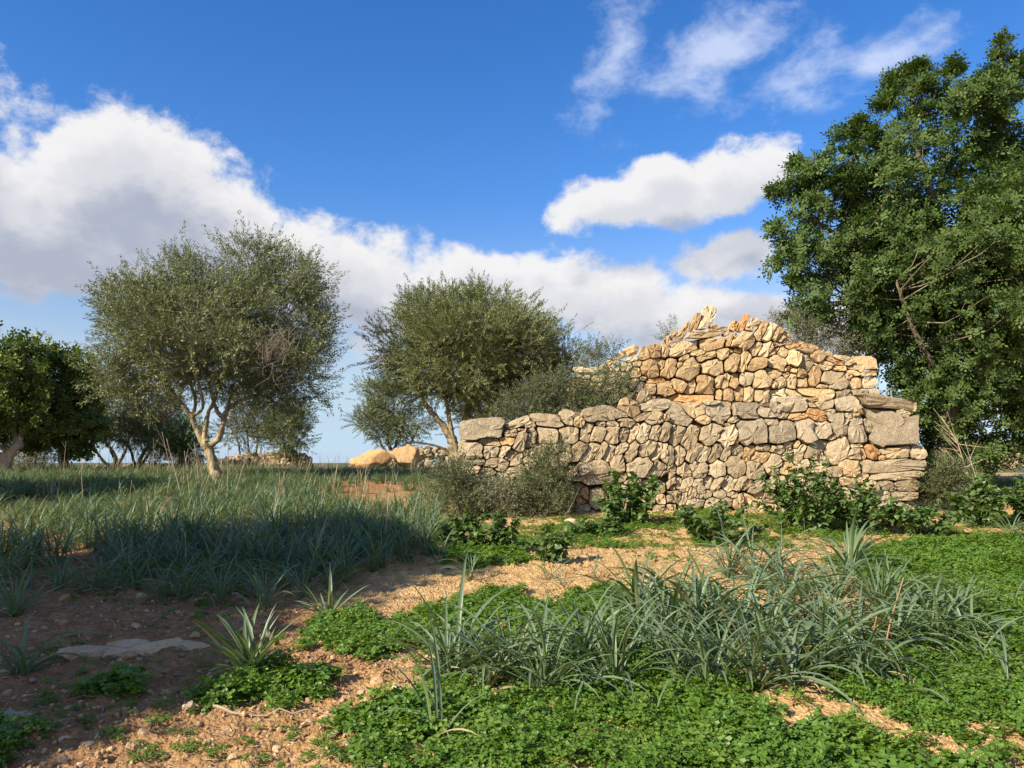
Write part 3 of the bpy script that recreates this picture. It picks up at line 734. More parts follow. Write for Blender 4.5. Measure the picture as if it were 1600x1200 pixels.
def build_walls():
    rng = np.random.RandomState(21)
    Y = 13.4
    base = on_ground(1070, 798); rl = (3.0, Y, float(ground_z(3.0, Y)))
    root = thing('dry_stone_wall', 'long low dry stone wall with big end blocks, standing in front of the stone hut', 'stone wall', rl)
    S = seeds(A, B, C, D, E)
    def pick(x, y, r):
        if y < 672 and x > 1000: return r.choice(['g', 't', 'k'], p=[0.45, 0.4, 0.15])
        return r.choice(['t', 'k', 'g'], p=[0.76, 0.12, 0.12])
    n = wall_stones(root, rl, S, LOWER_OUT, Y, 0.07, (5, 11), pick, rng, 320, True)
    fill_block(root, rl, LOWER_OUT, Y + 0.17, Y + 1.75, 9, 0.07, M['core'])
    # loose top of the terrace and its left and right ends
    pts = []; sz = []
    for i in range(420):
        px = rng.uniform(735, 1410)
        top = np.interp(px, [725, 800, 850, 905, 990, 1045, 1410], [668, 668, 658, 655, 640, 638, 636])
        yy = rng.uniform(0.12, 1.6)
        P = at_y(px, top, Y + 0.15)
        pts.append((P[0], Y + yy, P[2] - rng.uniform(0.0, 0.09))); sz.append(rng.uniform(0.06, 0.17))
    for side, pxe in ((-1, 724), (1, 1426)):
        xe = at_y(pxe, 720, Y)[0]
        zt = at_y(pxe, 668 if side < 0 else 636, Y)[2]; zb = float(ground_z(xe, Y)) - 0.05
        for yy in np.arange(0.38, 1.8, 0.27):
            for zz in np.arange(zb, zt, 0.21):
                pts.append((xe - side * 0.06 + rng.normal(0, 0.03), Y + yy + rng.normal(0, 0.03), zz + rng.normal(0, 0.03))); sz.append(rng.uniform(0.14, 0.21))
    rubble(root, rl, pts, sz, ['stone_tan', 'stone_tan', 'stone_grey', 'stone_warm'])
    # the hut behind
    Y2 = 14.75
    rl2 = (4.0, Y2, float(ground_z(4.0, Y2)))
    root2 = thing('stone_hut', 'ruined ochre stone hut with a jagged top of leaning slabs, behind the long wall', 'stone hut', rl2)
    S2 = seeds(F, G, H)
    def pick2(x, y, r): return r.choice(['k', 't', 'w', 'o'], p=[0.62, 0.2, 0.1, 0.08])
    n2 = wall_stones(root2, rl2, S2, UPPER_OUT, Y2, 0.05, (4.5, 9), pick2, rng, 300, True)
    core = [(p[0], p[1]) for p in UPPER_OUT]
    core = [(908, 690), (908, 585), (940, 582), (975, 562), (1000, 558), (1045, 545), (1075, 528), (1110, 520), (1150, 522), (1215, 530), (1245, 543), (1280, 562), (1355, 568), (1360, 690)]
    fill_block(root2, rl2, core, Y2 + 0.20, Y2 + 3.2, 5, 0.05, M['core'])
    pts = []; sz = []
    for i in range(380):
        px = rng.uniform(915, 1355)
        top = np.interp(px, [908, 940, 1000, 1045, 1110, 1215, 1280, 1355], [588, 584, 560, 548, 524, 532, 563, 570])
        yy = rng.uniform(0.2, 3.1)
        P = at_y(px, top, Y2 + 0.2)
        pts.append((P[0], Y2 + yy, P[2] - rng.uniform(0.0, 0.08) - 0.05)); sz.append(rng.uniform(0.06, 0.18))
    for side, pxe in ((-1, 908), (1, 1362)):
        xe = at_y(pxe, 640, Y2)[0]
        zt = at_y(pxe, 585 if side < 0 else 570, Y2)[2]; zb = float(ground_z(xe, Y2)) - 0.05
        for yy in np.arange(0.4, 3.2, 0.30):
            for zz in np.arange(zb, zt, 0.23):
                pts.append((xe - side * 0.04 + rng.normal(0, 0.03), Y2 + yy + rng.normal(0, 0.03), zz + rng.normal(0, 0.03))); sz.append(rng.uniform(0.16, 0.23))
    rubble(root2, rl2, pts, sz, ['stone_warm', 'stone_warm', 'stone_tan', 'stone_cream'])
    print('stones', n, n2)
build_walls()

# ------------------------------------------------------------------ boulders, far walls, loose stones
def boulder(name, label, px, py_base, w, h, d, Y, mat, seed, cat='boulder', tilt=0.0):
    rng = np.random.RandomState(seed)
    P = at_y(px, py_base, Y)
    mpp = Y / FPX
    v, t = rock_verts(rng, 4, (1, 1, 1), 10, 0.0)
    n = (N_A(v[:, 0] * 3 + 9 + v[:, 2] * 2, v[:, 1] * 3 + seed + v[:, 2], 1.0, 4) - 0.5) * 0.55
    v = v * (1 + n[:, None])
    v = v / np.abs(v).max(0) * np.array([w / 2 * mpp, d / 2, h * mpp * 0.62])
    v[:, 2] += h * mpp * 0.38 + tilt * v[:, 0]
    o = link(name, shade_rock(raw_mesh(name, v, None, t, mat), 40), None, P)
    return tag(o, label, cat)
boulder('boulder', 'long low orange boulder in the grass near the crest, left of the paler boulder', 572, 734, 76, 32, 1.0, 27.2, M['stone_orange'], 3, tilt=0.12)
boulder('boulder', 'shorter cream and orange boulder in the grass, just right of the long orange boulder', 638, 730, 58, 36, 0.9, 27.6, M['stone_warm'], 8, tilt=-0.10)

def far_wall(label, top_px, Y, base_py, mat, n, s, seed, dark=False, depth=0.8):
    """a distant collapsed wall: its stones are too small to pick apart"""
    rng = np.random.RandomState(seed)
    xs = [p[0] for p in top_px]; ys = [p[1] for p in top_px]
    x0, x1 = xs[0], xs[-1]
    rl = at_y((x0 + x1) / 2, base_py, Y)
    mb = MB()
    for i in range(n):
        px = rng.uniform(x0, x1); tp = np.interp(px, xs, ys)
        f = rng.rand() ** 0.8
        P = at_y(px, base_py + (tp - base_py) * f + 2, Y)
        P[1] += rng.uniform(-0.5, 0.5) * depth * (1.15 - f)
        v, t = rock_verts(rng, 1, (1, rng.uniform(0.6, 1), rng.uniform(0.5, 0.8)), 4, 0.1)
        Rm = np.array(Euler((rng.uniform(-0.5, 0.5), rng.uniform(-0.5, 0.5), rng.uniform(0, 6.3))).to_matrix())
        mb.add(v @ Rm.T * s * rng.uniform(0.7, 1.35) + P - rl, None, t)
    root = thing('dry_stone_wall', label, 'stone wall', rl)
    tag(link('stone', shade_rock(mb.mesh('stone', mat)), root), kind='stuff')
far_wall('tumbled far wall of pale stones beyond the grass, right of the leaning olive trunk', [(345, 716), (385, 709), (425, 707), (445, 704), (470, 704), (486, 718)], 29.0, 735, M['stone_far'], 330, 0.16, 31)
far_wall('low far wall of pale stones under the trees on the left', [(60, 734), (110, 730), (160, 728), (200, 727), (235, 728), (300, 727)], 29.5, 744, M['stone_far'], 300, 0.15, 32)
far_wall('shaded far wall behind the two boulders, below the small bushy olive tree', [(600, 708), (630, 700), (660, 697), (700, 698), (740, 702)], 29.0, 728, M['stone_grey'], 300, 0.15, 33)
far_wall('pale stones of a far wall at the right edge, behind the dark carob tree', [(1545, 700), (1570, 690), (1590, 684), (1640, 684)], 27.0, 728, M['stone_far'], 200, 0.17, 34)

def loose_stones():
    rng = np.random.RandomState(44)
    special = [
        (205, 1020, 215, 38, 'flat pale rock slab half buried in the shaded soil', 'pebble', 0.17),
        (10, 1120, 90, 26, 'grey flat stone at the left edge of the shaded soil', 'stone_grey', 0.3),
        (700, 1138, 60, 34, 'cream stone half buried beside the clover, below the strap leaf clump', 'stone_cream', 0.55),
        (740, 1112, 40, 26, 'small cream stone at the left foot of the strap leaf clump', 'stone_cream', 0.6),
        (290, 1117, 15, 11, 'small white stone beside the dry stick', 'stone_cream', 0.75),
        (893, 818, 26, 14, 'white stone lying at the foot of the wall beside the pale cane', 'stone_cream', 0.6),
        (205, 1168, 22, 16, 'small square brown stone in the shade at the bottom left', 'pebble', 0.8),
        (135, 1170, 26, 16, 'pale flat chip of stone in the shade at the bottom left', 'stone_tan', 0.5),
    ]
    for px, py, w, h, lab, mt, zz in special:
        P = on_ground(px, py); d = P[1]; mpp = d / FPX
        v, t = rock_verts(rng, 3, (1, 1, 1), 9, 0.03) if zz > 0.25 else rock_verts(rng, 4, (1, 1, 1), 12, 0.05)
        dep = w * mpp * 0.75 if zz < 0.4 else w * mpp * 0.8
        v = v / np.abs(v).max(0) * np.array([w * mpp / 2, dep / 2, w * mpp / 2 * zz])
        P[2] += 0.004
        mb = MB(); mb.add(v, None, t)
        if zz < 0.25:
            mb = MB()
            for ux, uy, us in ((-0.27, -0.06, 0.52), (-0.05, 0.02, 0.60), (0.16, 0.10, 0.56), (0.34, 0.18, 0.42), (0.08, -0.14, 0.4), (-0.12, 0.16, 0.45)):
                v2, t2 = rock_verts(rng, 3, (1, 1, 1), 14, 0.07)
                Rz = np.array(Euler((rng.normal(0, 0.05), rng.normal(0, 0.05), rng.uniform(0, 6.3))).to_matrix())
                v2 = (v2 * np.array([1, 0.75, 0.30])) @ Rz.T * (us * w * mpp / 2) + np.array([ux * w * mpp, uy * w * mpp, -0.010 + rng.uniform(-0.018, 0.004)])
                mb.add(v2, None, t2)
        tag(link('stone', shade_rock(mb.mesh('stone', M[mt])), None, P), lab, 'stone')
    meshes = []
    for k in range(12):
        v, t = rock_verts(rng, 2, (1, rng.uniform(0.65, 0.95), rng.uniform(0.5, 0.8)), 7, 0.05)
        meshes.append(shade_rock(raw_mesh('stone', v, None, t, M[['pebble', 'pebble', 'clod', 'stone_tan'][k % 4]])))
    n = 0
    while n < 280:
        px = rng.uniform(0, 1150) if rng.rand() < 0.4 else rng.uniform(0, 620); py = 905 + 300 * rng.rand() ** 0.8
        P = on_ground(px, py)
        if in_clover(P[None])[0]: continue
        s = (5 + 20 * rng.rand() ** 2.6) * P[1] / FPX * 0.5
        P[2] += s * 0.15
        o = link('stone', meshes[rng.randint(12)], None, P)
        o.scale = (s, s, s); o.rotation_euler = (rng.uniform(-0.5, 0.5), rng.uniform(-0.5, 0.5), rng.uniform(0, 6.3))
        tag(o, 'small loose stone or clod lying on the bare soil', 'stone', 'small loose stones on the bare soil')
        n += 1
    # gravel: crumbs nobody could count
    vs = []
    for k in range(8):
        v, t = rock_verts(rng, 1, (1, rng.uniform(0.65, 0.95), rng.uniform(0.5, 0.8)), 5, 0.12)
        vs.append(raw_mesh('crumb', v, None, t, M[['pebble', 'clod', 'clod', 'clod'][k % 4]]))
    coll = make_collection('crumbs', vs)
    P = np.vstack([sample_ground(26000, 2.9, 9.5, 1.2, 1.5), sample_ground(9000, 9.0, 16, 1.15, 1.0)])
    P = P[N_C(P[:, 0], P[:, 1], 1.7, 3) + R.rand(len(P)) * 0.35 > 0.50]
    s = 0.004 + 0.017 * R.rand(len(P)) ** 3.0
    s *= np.where(P[:, 1] > 8, 1.5, 1.0)
    scatter('gravel', P + np.array([0, 0, 0.002]), R.rand(len(P), 3) * 6.28, s, coll, 8, 'crumbs of stone and earth strewn over the bare soil', 'gravel')
loose_stones()

# ------------------------------------------------------------------ foliage
def leaf_quad(base, d, side, L, W, bend=0.0, nrm=None):
    """one leaf: base, left, tip, right"""
    base = np.array(base); d = np.array(d); side = np.array(side)
    mid = base + d * L * 0.5
    up = np.cross(side, d)
    return [base, mid + side * W / 2 + up * bend * L, base + d * L, mid - side * W / 2 + up * bend * L]
def unit(v): v = np.asarray(v, float); return v / (np.linalg.norm(v) + 1e-9)
def sprig_olive(rng, length=0.28, leaves=16, L=0.065, W=0.017, spread=55):
    V = []
    for i in range(leaves):
        z = length * (0.08 + 0.92 * (i + rng.rand()) / leaves)
        a = (i % 2) * math.pi + (i // 2) * 1.57 + rng.uniform(-0.5, 0.5)
        t = RAD(spread) * rng.uniform(0.6, 1.2) * (1 - 0.35 * z / length)
        d = np.array([math.sin(t) * math.cos(a), math.sin(t) * math.sin(a), math.cos(t)])
        side = unit(np.cross(d, rng.normal(size=3)))
        V += leaf_quad((0.004 * math.cos(a), 0.004 * math.sin(a), z), d, side, L * rng.uniform(0.75, 1.2), W, rng.uniform(-0.08, 0.08))
    return np.array(V)
def sprig_carob(rng, fronds=6, pairs=3, L=0.078, W=0.044, frond=0.19):
    """a rosette of feathered leaves at a shoot's end"""
    V = []
    for f in range(fronds):
        a = f / fronds * 6.28 + rng.uniform(-0.4, 0.4); t = rng.uniform(0.5, 1.45)
        d = np.array([math.sin(t) * math.cos(a), math.sin(t) * math.sin(a), math.cos(t)])
        side = unit(np.cross(d, [0, 0, 1.0]) + 0.25 * rng.normal(size=3)); side = unit(side - d * np.dot(side, d))
        for k in range(pairs):
            b = d * frond * (0.25 + 0.75 * k / pairs) + np.array([0, 0, -0.03 * (k / pairs) ** 2])
            for s in (-1, 1):
                ld = unit(side * s + d * 0.45 + 0.18 * rng.normal(size=3))
                V += leaf_quad(b, ld, unit(np.cross(np.cross(side, d), ld)), L * rng.uniform(0.85, 1.15), W, rng.uniform(-0.06, 0.10))
        V += leaf_quad(d * frond, unit(d + 0.2 * rng.normal(size=3)), side, L, W)
    return np.array(V)
def place_sprigs(variants, P, D, scale, rng):
    """copies of the variants at points P along directions D, joined"""
    out = []
    which = rng.randint(0, len(variants), len(P))
    for k, T0 in enumerate(variants):
        m = which == k
        if not m.any(): continue
        p = P[m]; d = D[m]; n = len(p)
        d = d / (np.linalg.norm(d, axis=1, keepdims=True) + 1e-9)
        r = rng.normal(size=(n, 3)); a = np.cross(d, r); a /= (np.linalg.norm(a, axis=1, keepdims=True) + 1e-9)
        b = np.cross(d, a)
        s = np.broadcast_to(scale, (len(P),))[m] * rng.uniform(0.8, 1.2, n)
        Rm = np.stack([a, b, d], -1)
        out.append((np.einsum('nij,mj->nmi', Rm, T0) * s[:, None, None] + p[:, None, :]).reshape(-1, 3))
    V = np.vstack(out)
    return V, np.arange(len(V)).reshape(-1, 4)

def tree(name, label, cat, Y, base, lobes, kind, n_sprigs, limbs, mats, seed, group=None, clump_r=0.33, n_clumps=120, shell=0.55,
         size=1.0, up=0.35, world_lobes=None, twig_r=0.012, extra=None, trunk_sides=10, bare=0.0, sink=0.05, depth_k=0.9, shrink=1.0):
    rng = np.random.RandomState(seed)
    if world_lobes is None:
        root = at_y(base[0], base[1], Y); root[2] = float(ground_z(root[0], Y))
        C = []; Rr = []
        for lb in lobes:
            cx, cy, rx, ry = lb[:4]; dy = lb[4] if len(lb) > 4 else 0.0
            c = at_y(cx, cy, Y); m = Y / FPX
            C.append(c + np.array([0, dy, 0])); Rr.append([rx * m, 0.5 * (rx + ry) * m * depth_k, ry * m])
        C = np.array(C); Rr = np.array(Rr) * shrink
        mid_ = C.mean(0); C = mid_ + (C - mid_) * (0.5 + 0.5 * shrink)
    else:
        root = np.array([base[0], base[1], float(ground_z(base[0], base[1]))])
        C = np.array([w[0] for w in world_lobes], float) + root; Rr = np.array([w[1] for w in world_lobes], float)
    w = Rr[:, 0] * Rr[:, 2]; w = w / w.sum()
    # clump centres, spread out by rejection
    cl = []; cn = []
    tries = 0
    minsep = clump_r * 0.8
    while len(cl) < n_clumps and tries < n_clumps * 30:
        tries += 1
        i = rng.choice(len(C), p=w)
        d = unit(rng.normal(size=3)); r = shell + (1 - shell) * rng.rand() ** 0.6
        if rng.rand() < 0.22: r = rng.rand() ** 0.5
        p = C[i] + d * Rr[i] * r
        if cl and np.min(np.sum((np.array(cl) - p) ** 2, 1)) < minsep ** 2 * (0.3 if tries > n_clumps * 12 else 1): continue
        cl.append(p); cn.append(d)
    cl = np.array(cl); cn = np.array(cn)
    ground = ground_z(cl[:, 0], cl[:, 1]) if len(cl) else 0
    keep = cl[:, 2] > ground + 0.12; cl = cl[keep]; cn = cn[keep]
    if extra is not None:
        E_ = np.array([at_y(e[0], e[1], Y + e[2]) for e in extra]); cl = np.vstack([cl, E_]); cn = np.vstack([cn, np.tile([0, 0, 1.0], (len(E_), 1))])
    per = rng.gamma(3.0, 1.0, len(cl))
    if extra is not None: per[-len(extra):] = 2.0
    per = per / per.sum()
    idx = rng.choice(len(cl), n_sprigs, p=per)
    tight = np.ones(len(cl))
    if extra is not None: tight[-len(extra):] = 0.42
    off = tight[idx][:, None] * rng.normal(size=(n_sprigs, 3)) * clump_r * np.array([0.55, 0.55, 0.45])
    P = cl[idx] + off
    D = cn[idx] * 0.7 + off / clump_r * 0.6 + np.array([0, 0, up]) + rng.normal(size=(n_sprigs, 3)) * 0.45
    g = ground_z(P[:, 0], P[:, 1]); P[:, 2] = np.maximum(P[:, 2], g + 0.03)
    if kind == 'olive': var = [sprig_olive(rng) for _ in range(6)]
    elif kind == 'oliveb': var = [sprig_olive(rng, 0.24, 18, 0.055, 0.015, 40) for _ in range(6)]
    elif kind == 'carob': var = [sprig_carob(rng) for _ in range(6)]
    elif kind == 'carobfar': var = [sprig_carob(rng, 5, 2, 0.10, 0.075, 0.17) for _ in range(6)]
    elif kind == 'thorn': var = [sprig_olive(rng, 0.16, 14, 0.030, 0.010, 60) for _ in range(6)]
    V, Q = place_sprigs(var, P, D, size, rng)
    T_ = thing(name, label, cat, root, 0, group)
    link('crown', raw_mesh('crown', V - root, Q, None, M[mats[0]]), T_)
    # trunk and limbs
    tr = MB(); skel = []
    for lm in limbs:
        pts, r0, r1 = lm[0], lm[1], lm[2]
        if world_lobes is None:
            W = np.array([at_y(p[0], p[1], Y + (p[2] if len(p) > 2 else 0.0)) for p in pts])
        else: W = np.array(pts, float) + root
        W = smooth_path(W, max(6, 4 * len(pts)))
        W = W + np.vstack([np.zeros((1, 3)), rng.normal(size=(len(W) - 2, 3)) * r0 * 0.10, np.zeros((1, 3))])
        rr = np.linspace(r0, r1, len(W)) ; rr[0] *= 1.18
        if lm is limbs[0]: W[0, 2] -= sink
        tr.tube(W - root, rr, trunk_sides if r0 > 0.05 else 7, 0.20)
        skel.append(np.hstack([W, rr[:, None]]))
    link('trunk', tr.mesh('trunk', M[mats[1]], True), T_)
    sk = np.vstack(skel)
    br = MB()
    for p in cl:
        d = np.linalg.norm(sk[:, :3] - p, axis=1) + 2.0 * np.clip(sk[:, 2] - p[2], 0, None)
        n = min(len(d), 4)
        j = np.argsort(d)[rng.randint(0, n)]
        a = sk[j, :3]; L = np.linalg.norm(p - a)
        mid = a * 0.5 + p * 0.5 + rng.normal(size=3) * 0.10 * L + np.array([0, 0, -0.04 * L])
        path = smooth_path([a, mid, p, p + unit(p - mid) * clump_r * 0.5], 7)
        br.tube(path - root, np.linspace(min(sk[j, 3] * 0.6, twig_r * (0.8 + 0.35 * L)), twig_r * 0.22, 7), 4, 0.1)
    # fine twigs among the leaves
    nt = int(n_sprigs * (0.10 + bare)); pick = rng.choice(n_sprigs, nt)
    for i in pick[:1500]:
        d = unit(D[i] + rng.normal(size=3) * 0.3); L = clump_r * rng.uniform(0.6, 1.3)
        br.tube(np.array([P[i] - d * L * 0.6, P[i] + rng.normal(size=3) * 0.02, P[i] + d * L * 0.55]) - root, [twig_r * 0.38, twig_r * 0.28, twig_r * 0.12], 3, 0.0, False)
    link('branches', br.mesh('branches', M[mats[2]], True), T_)
    return T_

def build_trees():
    # the olive in the middle of the field
    t = tree('olive_tree', 'rounded olive tree with a leaning pale forked trunk, standing alone in the grass', 'tree', 19.7, (343, 755),
         [(240, 480, 92, 72), (325, 462, 100, 58), (425, 475, 80, 64), (462, 540, 56, 88), (200, 520, 58, 78), (275, 565, 92, 56), (365, 560, 110, 66), (446, 590, 66, 46), (388, 402, 42, 24), (462, 432, 44, 28), (295, 430, 50, 28), (185, 585, 46, 50), (225, 610, 50, 34), (478, 585, 42, 54), (420, 620, 50, 28), (330, 520, 130, 80, -0.8), (330, 520, 130, 80, 0.8)],
         'olive', 11500,
         [([(343, 757), (336, 735), (328, 710), (318, 690)], 0.145, 0.11), ([(320, 697), (308, 672), (300, 652), (285, 632), (262, 600), (235, 560)], 0.085, 0.025),
          ([(322, 697), (338, 690), (348, 668), (352, 645), (372, 628), (398, 618), (416, 608), (440, 585)], 0.09, 0.025), ([(318, 690), (322, 665), (326, 645), (338, 615), (345, 570), (350, 500)], 0.07, 0.025),
          ([(350, 655), (338, 640), (330, 612), (318, 560), (290, 490)], 0.06, 0.02), ([(352, 648), (362, 620), (385, 580, 0.4), (420, 500, 0.5)], 0.06, 0.02), ([(300, 655), (305, 620, 0.3), (280, 560, 0.6), (270, 470, 0.5)], 0.05, 0.02), ([(300, 652), (318, 630, -0.4), (300, 560, -0.9), (310, 470, -1.0)], 0.05, 0.02)],
         ('olive_leaf', 'olive_bark', 'twig'), 101, clump_r=0.40, n_clumps=260, shrink=0.91, bare=0.03, size=1.30, shell=0.3)
    # a tangle of dead grey twigs in its right half
    rng = np.random.RandomState(5)
    mb = MB(); root = np.array(t.location)
    for i in range(120):
        px, py = 425 + rng.normal(0, 16), 548 + rng.normal(0, 18)
        a = at_y(px, py, 19.7 - 1.75 + rng.normal(0, 0.15)); d = unit([rng.normal(0.35, 0.5), rng.normal(-0.2, 0.3), rng.normal(0.4, 0.5)])
        mb.tube(smooth_path([a, a + d * 0.22 + rng.normal(size=3) * 0.04, a + d * 0.45 + rng.normal(size=3) * 0.08], 5) - root, np.linspace(0.009, 0.003, 5), 3, 0, False)
    link('dead_twigs', mb.mesh('dead_twigs', M['twig'], True), t)

    # the wide olive behind the wall
    tree('olive_tree', 'broad dense olive tree with pale trunks behind the left end of the wall', 'tree', 21.0, (715, 742),
         [(690, 505, 86, 52), (775, 512, 82, 50), (640, 545, 56, 52), (838, 560, 62, 54), (725, 575, 118, 56), (612, 560, 36, 40), (800, 615, 92, 52), (870, 590, 42, 56), (680, 474, 50, 24), (752, 474, 52, 24), (740, 550, 120, 70, -0.9), (735, 545, 110, 70, 0.9), (790, 640, 80, 36)],
         'oliveb', 11500,
         [([(716, 745), (712, 705), (706, 680)], 0.17, 0.12), ([(708, 690), (694, 668), (684, 655), (668, 636), (652, 605), (635, 560)], 0.11, 0.03), ([(707, 685), (702, 655), (700, 640), (692, 600), (690, 540)], 0.08, 0.03),
          ([(718, 740), (724, 690), (728, 660), (735, 620), (760, 560)], 0.10, 0.03), ([(728, 685), (745, 662), (760, 640), (772, 622), (800, 580)], 0.05, 0.02), ([(720, 735), (690, 700), (640, 690)], 0.05, 0.02), ([(724, 700, 0.3), (760, 650, 0.8), (820, 600, 1.0)], 0.06, 0.02)],
         ('olive_leaf_b', 'olive_bark', 'twig'), 102, clump_r=0.38, n_clumps=270, shrink=0.93, up=0.35, bare=0.03, size=1.4, shell=0.3)
    # the wild olive scrub between tree and hut
    tree('wild_olive_bush', 'tangled grey green bush behind the long wall, left of the stone hut', 'bush', 14.45, (885, 690),
         [(870, 618, 46, 26), (905, 628, 56, 22), (948, 612, 34, 24), (840, 640, 56, 18), (925, 640, 40, 14)],
         'thorn', 1900, [([(885, 720), (880, 660), (870, 620)], 0.05, 0.03), ([(885, 690), (920, 640), (950, 610)], 0.04, 0.015), ([(884, 690), (850, 650), (830, 635)], 0.04, 0.015)],
         ('shrub_leaf', 'dark_bark', 'twig'), 103, clump_r=0.24, n_clumps=100, bare=0.08, size=1.5, twig_r=0.007, depth_k=0.35)
    # the small bushy tree on the crest
    tree('olive_tree', 'small bushy olive tree with many dark stems on the crest behind the boulders', 'tree', 30.0, (612, 722),
         [(612, 640, 54, 44), (600, 610, 34, 32), (640, 655, 40, 38), (578, 660, 30, 28), (650, 620, 26, 26), (625, 670, 42, 24)],
         'oliveb', 1900, [([(612, 726), (610, 700), (606, 680), (600, 640)], 0.09, 0.03), ([(612, 722), (618, 695), (628, 670), (640, 640)], 0.07, 0.02), ([(610, 715), (596, 695), (588, 670)], 0.06, 0.02), ([(614, 718), (640, 695), (655, 665)], 0.05, 0.02)],
         ('olive_leaf', 'dark_bark', 'twig'), 104, clump_r=0.33, n_clumps=60, size=1.6, shell=0.3)
    # the big carob beside the hut
    tree('carob_tree', 'tall dark green carob tree with glossy leaves filling the right edge beside the stone hut', 'tree', 16.0, (1485, 775),
         [(1470, 330, 150, 120), (1400, 215, 80, 72), (1300, 305, 78, 58), (1258, 345, 42, 46), (1540, 190, 70, 84), (1560, 440, 110, 140), (1400, 420, 130, 95), (1500, 600, 118, 100), (1290, 405, 70, 48), (1590, 620, 90, 90), (1432, 140, 34, 32), (1480, 690, 80, 60), (1275, 455, 44, 40), (1285, 480, 50, 40), (1330, 520, 50, 40), (1360, 300, 70, 80), (1240, 400, 40, 40), (1690, 320, 120, 200), (1680, 600, 100, 120), (1440, 560, 60, 110), (1350, 480, 60, 50), (1470, 420, 150, 170, -1.2), (1500, 420, 150, 180, 1.2), (1590, 260, 80, 110, 0.3), (1560, 700, 90, 50)],
         'carob', 9000,
         [([(1485, 780), (1480, 680), (1472, 600), (1470, 520)], 0.26, 0.17), ([(1472, 560), (1440, 480), (1380, 420), (1310, 370), (1250, 330)], 0.12, 0.03), ([(1470, 530), (1480, 430), (1460, 320), (1430, 220), (1425, 130)], 0.13, 0.025),
          ([(1471, 520), (1520, 440), (1560, 330), (1560, 200), (1565, 90)], 0.13, 0.025), ([(1478, 650), (1540, 560), (1620, 470), (1700, 380)], 0.12, 0.03), ([(1475, 600, -0.1), (1430, 520, -0.5), (1400, 440, -0.9)], 0.07, 0.025), ([(1474, 560, 0.5), (1500, 420, 1.2), (1510, 300, 1.4)], 0.09, 0.025),
          ([(1440, 480), (1370, 480), (1300, 450)], 0.06, 0.02), ([(1480, 680), (1530, 650), (1600, 640)], 0.07, 0.02),],
         ('carob_leaf', 'dark_bark', 'dark_bark'), 105, clump_r=0.38, n_clumps=380, shrink=0.95, shell=0.45, up=0.6, twig_r=0.014,
         extra=[(1392, 128, 0), (1420, 118, .1), (1438, 108, 0), (1388, 150, 0), (1440, 140, .1), (1490, 110, 0), (1565, 68, 0), (1562, 90, 0), (1558, 112, 0), (1530, 135, .1), (1594, 100, .1), (1592, 120, 0), (1548, 160, 0), (1588, 150, -.2), (1315, 212, 0), (1345, 195, .1), (1362, 215, 0), (1330, 240, 0), (1215, 360, 0), (1232, 390, 0), (1245, 260, 0.2), (1210, 300, 0), (1240, 440, -.1), (1500, 150, 0), (1380, 165, 0), (1335, 210, 0.2), (1290, 250, 0.1)])
    # carobs at the left edge
    tree('carob_tree', 'bright green carob tree with a bare pale leaning trunk at the left edge', 'tree', 23.5, (4, 742),
         [(-10, 620, 62, 72), (30, 590, 38, 50), (45, 640, 32, 38), (8, 545, 18, 22), (40, 540, 14, 18), (-20, 670, 60, 30)],
         'carobfar', 1300, [([(2, 746), (14, 712), (30, 690)], 0.20, 0.14), ([(26, 695), (20, 650), (-10, 600)], 0.09, 0.03), ([(30, 690), (40, 650), (36, 600), (40, 550)], 0.08, 0.02), ([(16, 710), (-20, 680), (-60, 620)], 0.08, 0.03)],
         ('carob_leaf_far', 'pale_bark', 'dark_bark'), 106, clump_r=0.34, n_clumps=80, up=0.2, twig_r=0.012)
    tree('carob_tree', 'dark carob tree second from the left edge, its crown touching the far olives', 'tree', 25.0, (100, 742),
         [(95, 620, 52, 58), (120, 650, 44, 60), (75, 600, 36, 40), (84, 560, 16, 20), (110, 580, 30, 28), (70, 660, 40, 44), (110, 690, 46, 26), (150, 660, 20, 40)],
         'carobfar', 1300, [([(100, 744), (98, 710), (92, 680)], 0.15, 0.1), ([(92, 685), (90, 640), (82, 580)], 0.07, 0.02), ([(95, 690), (120, 650), (130, 620)], 0.07, 0.02)],
         ('carob_leaf_far', 'dark_bark', 'dark_bark'), 107, clump_r=0.33, n_clumps=80, up=0.2)
    tree('low_bush', 'low grey green bush beneath the two carob trees on the left', 'bush', 26.5, (55, 735), [(55, 705, 32, 24), (80, 700, 26, 24), (30, 715, 24, 16)], 'oliveb', 700,
         [([(55, 738), (56, 715), (60, 700)], 0.05, 0.02)], ('olive_leaf_grey', 'dark_bark', 'twig'), 108, clump_r=0.26, n_clumps=30, size=1.2)
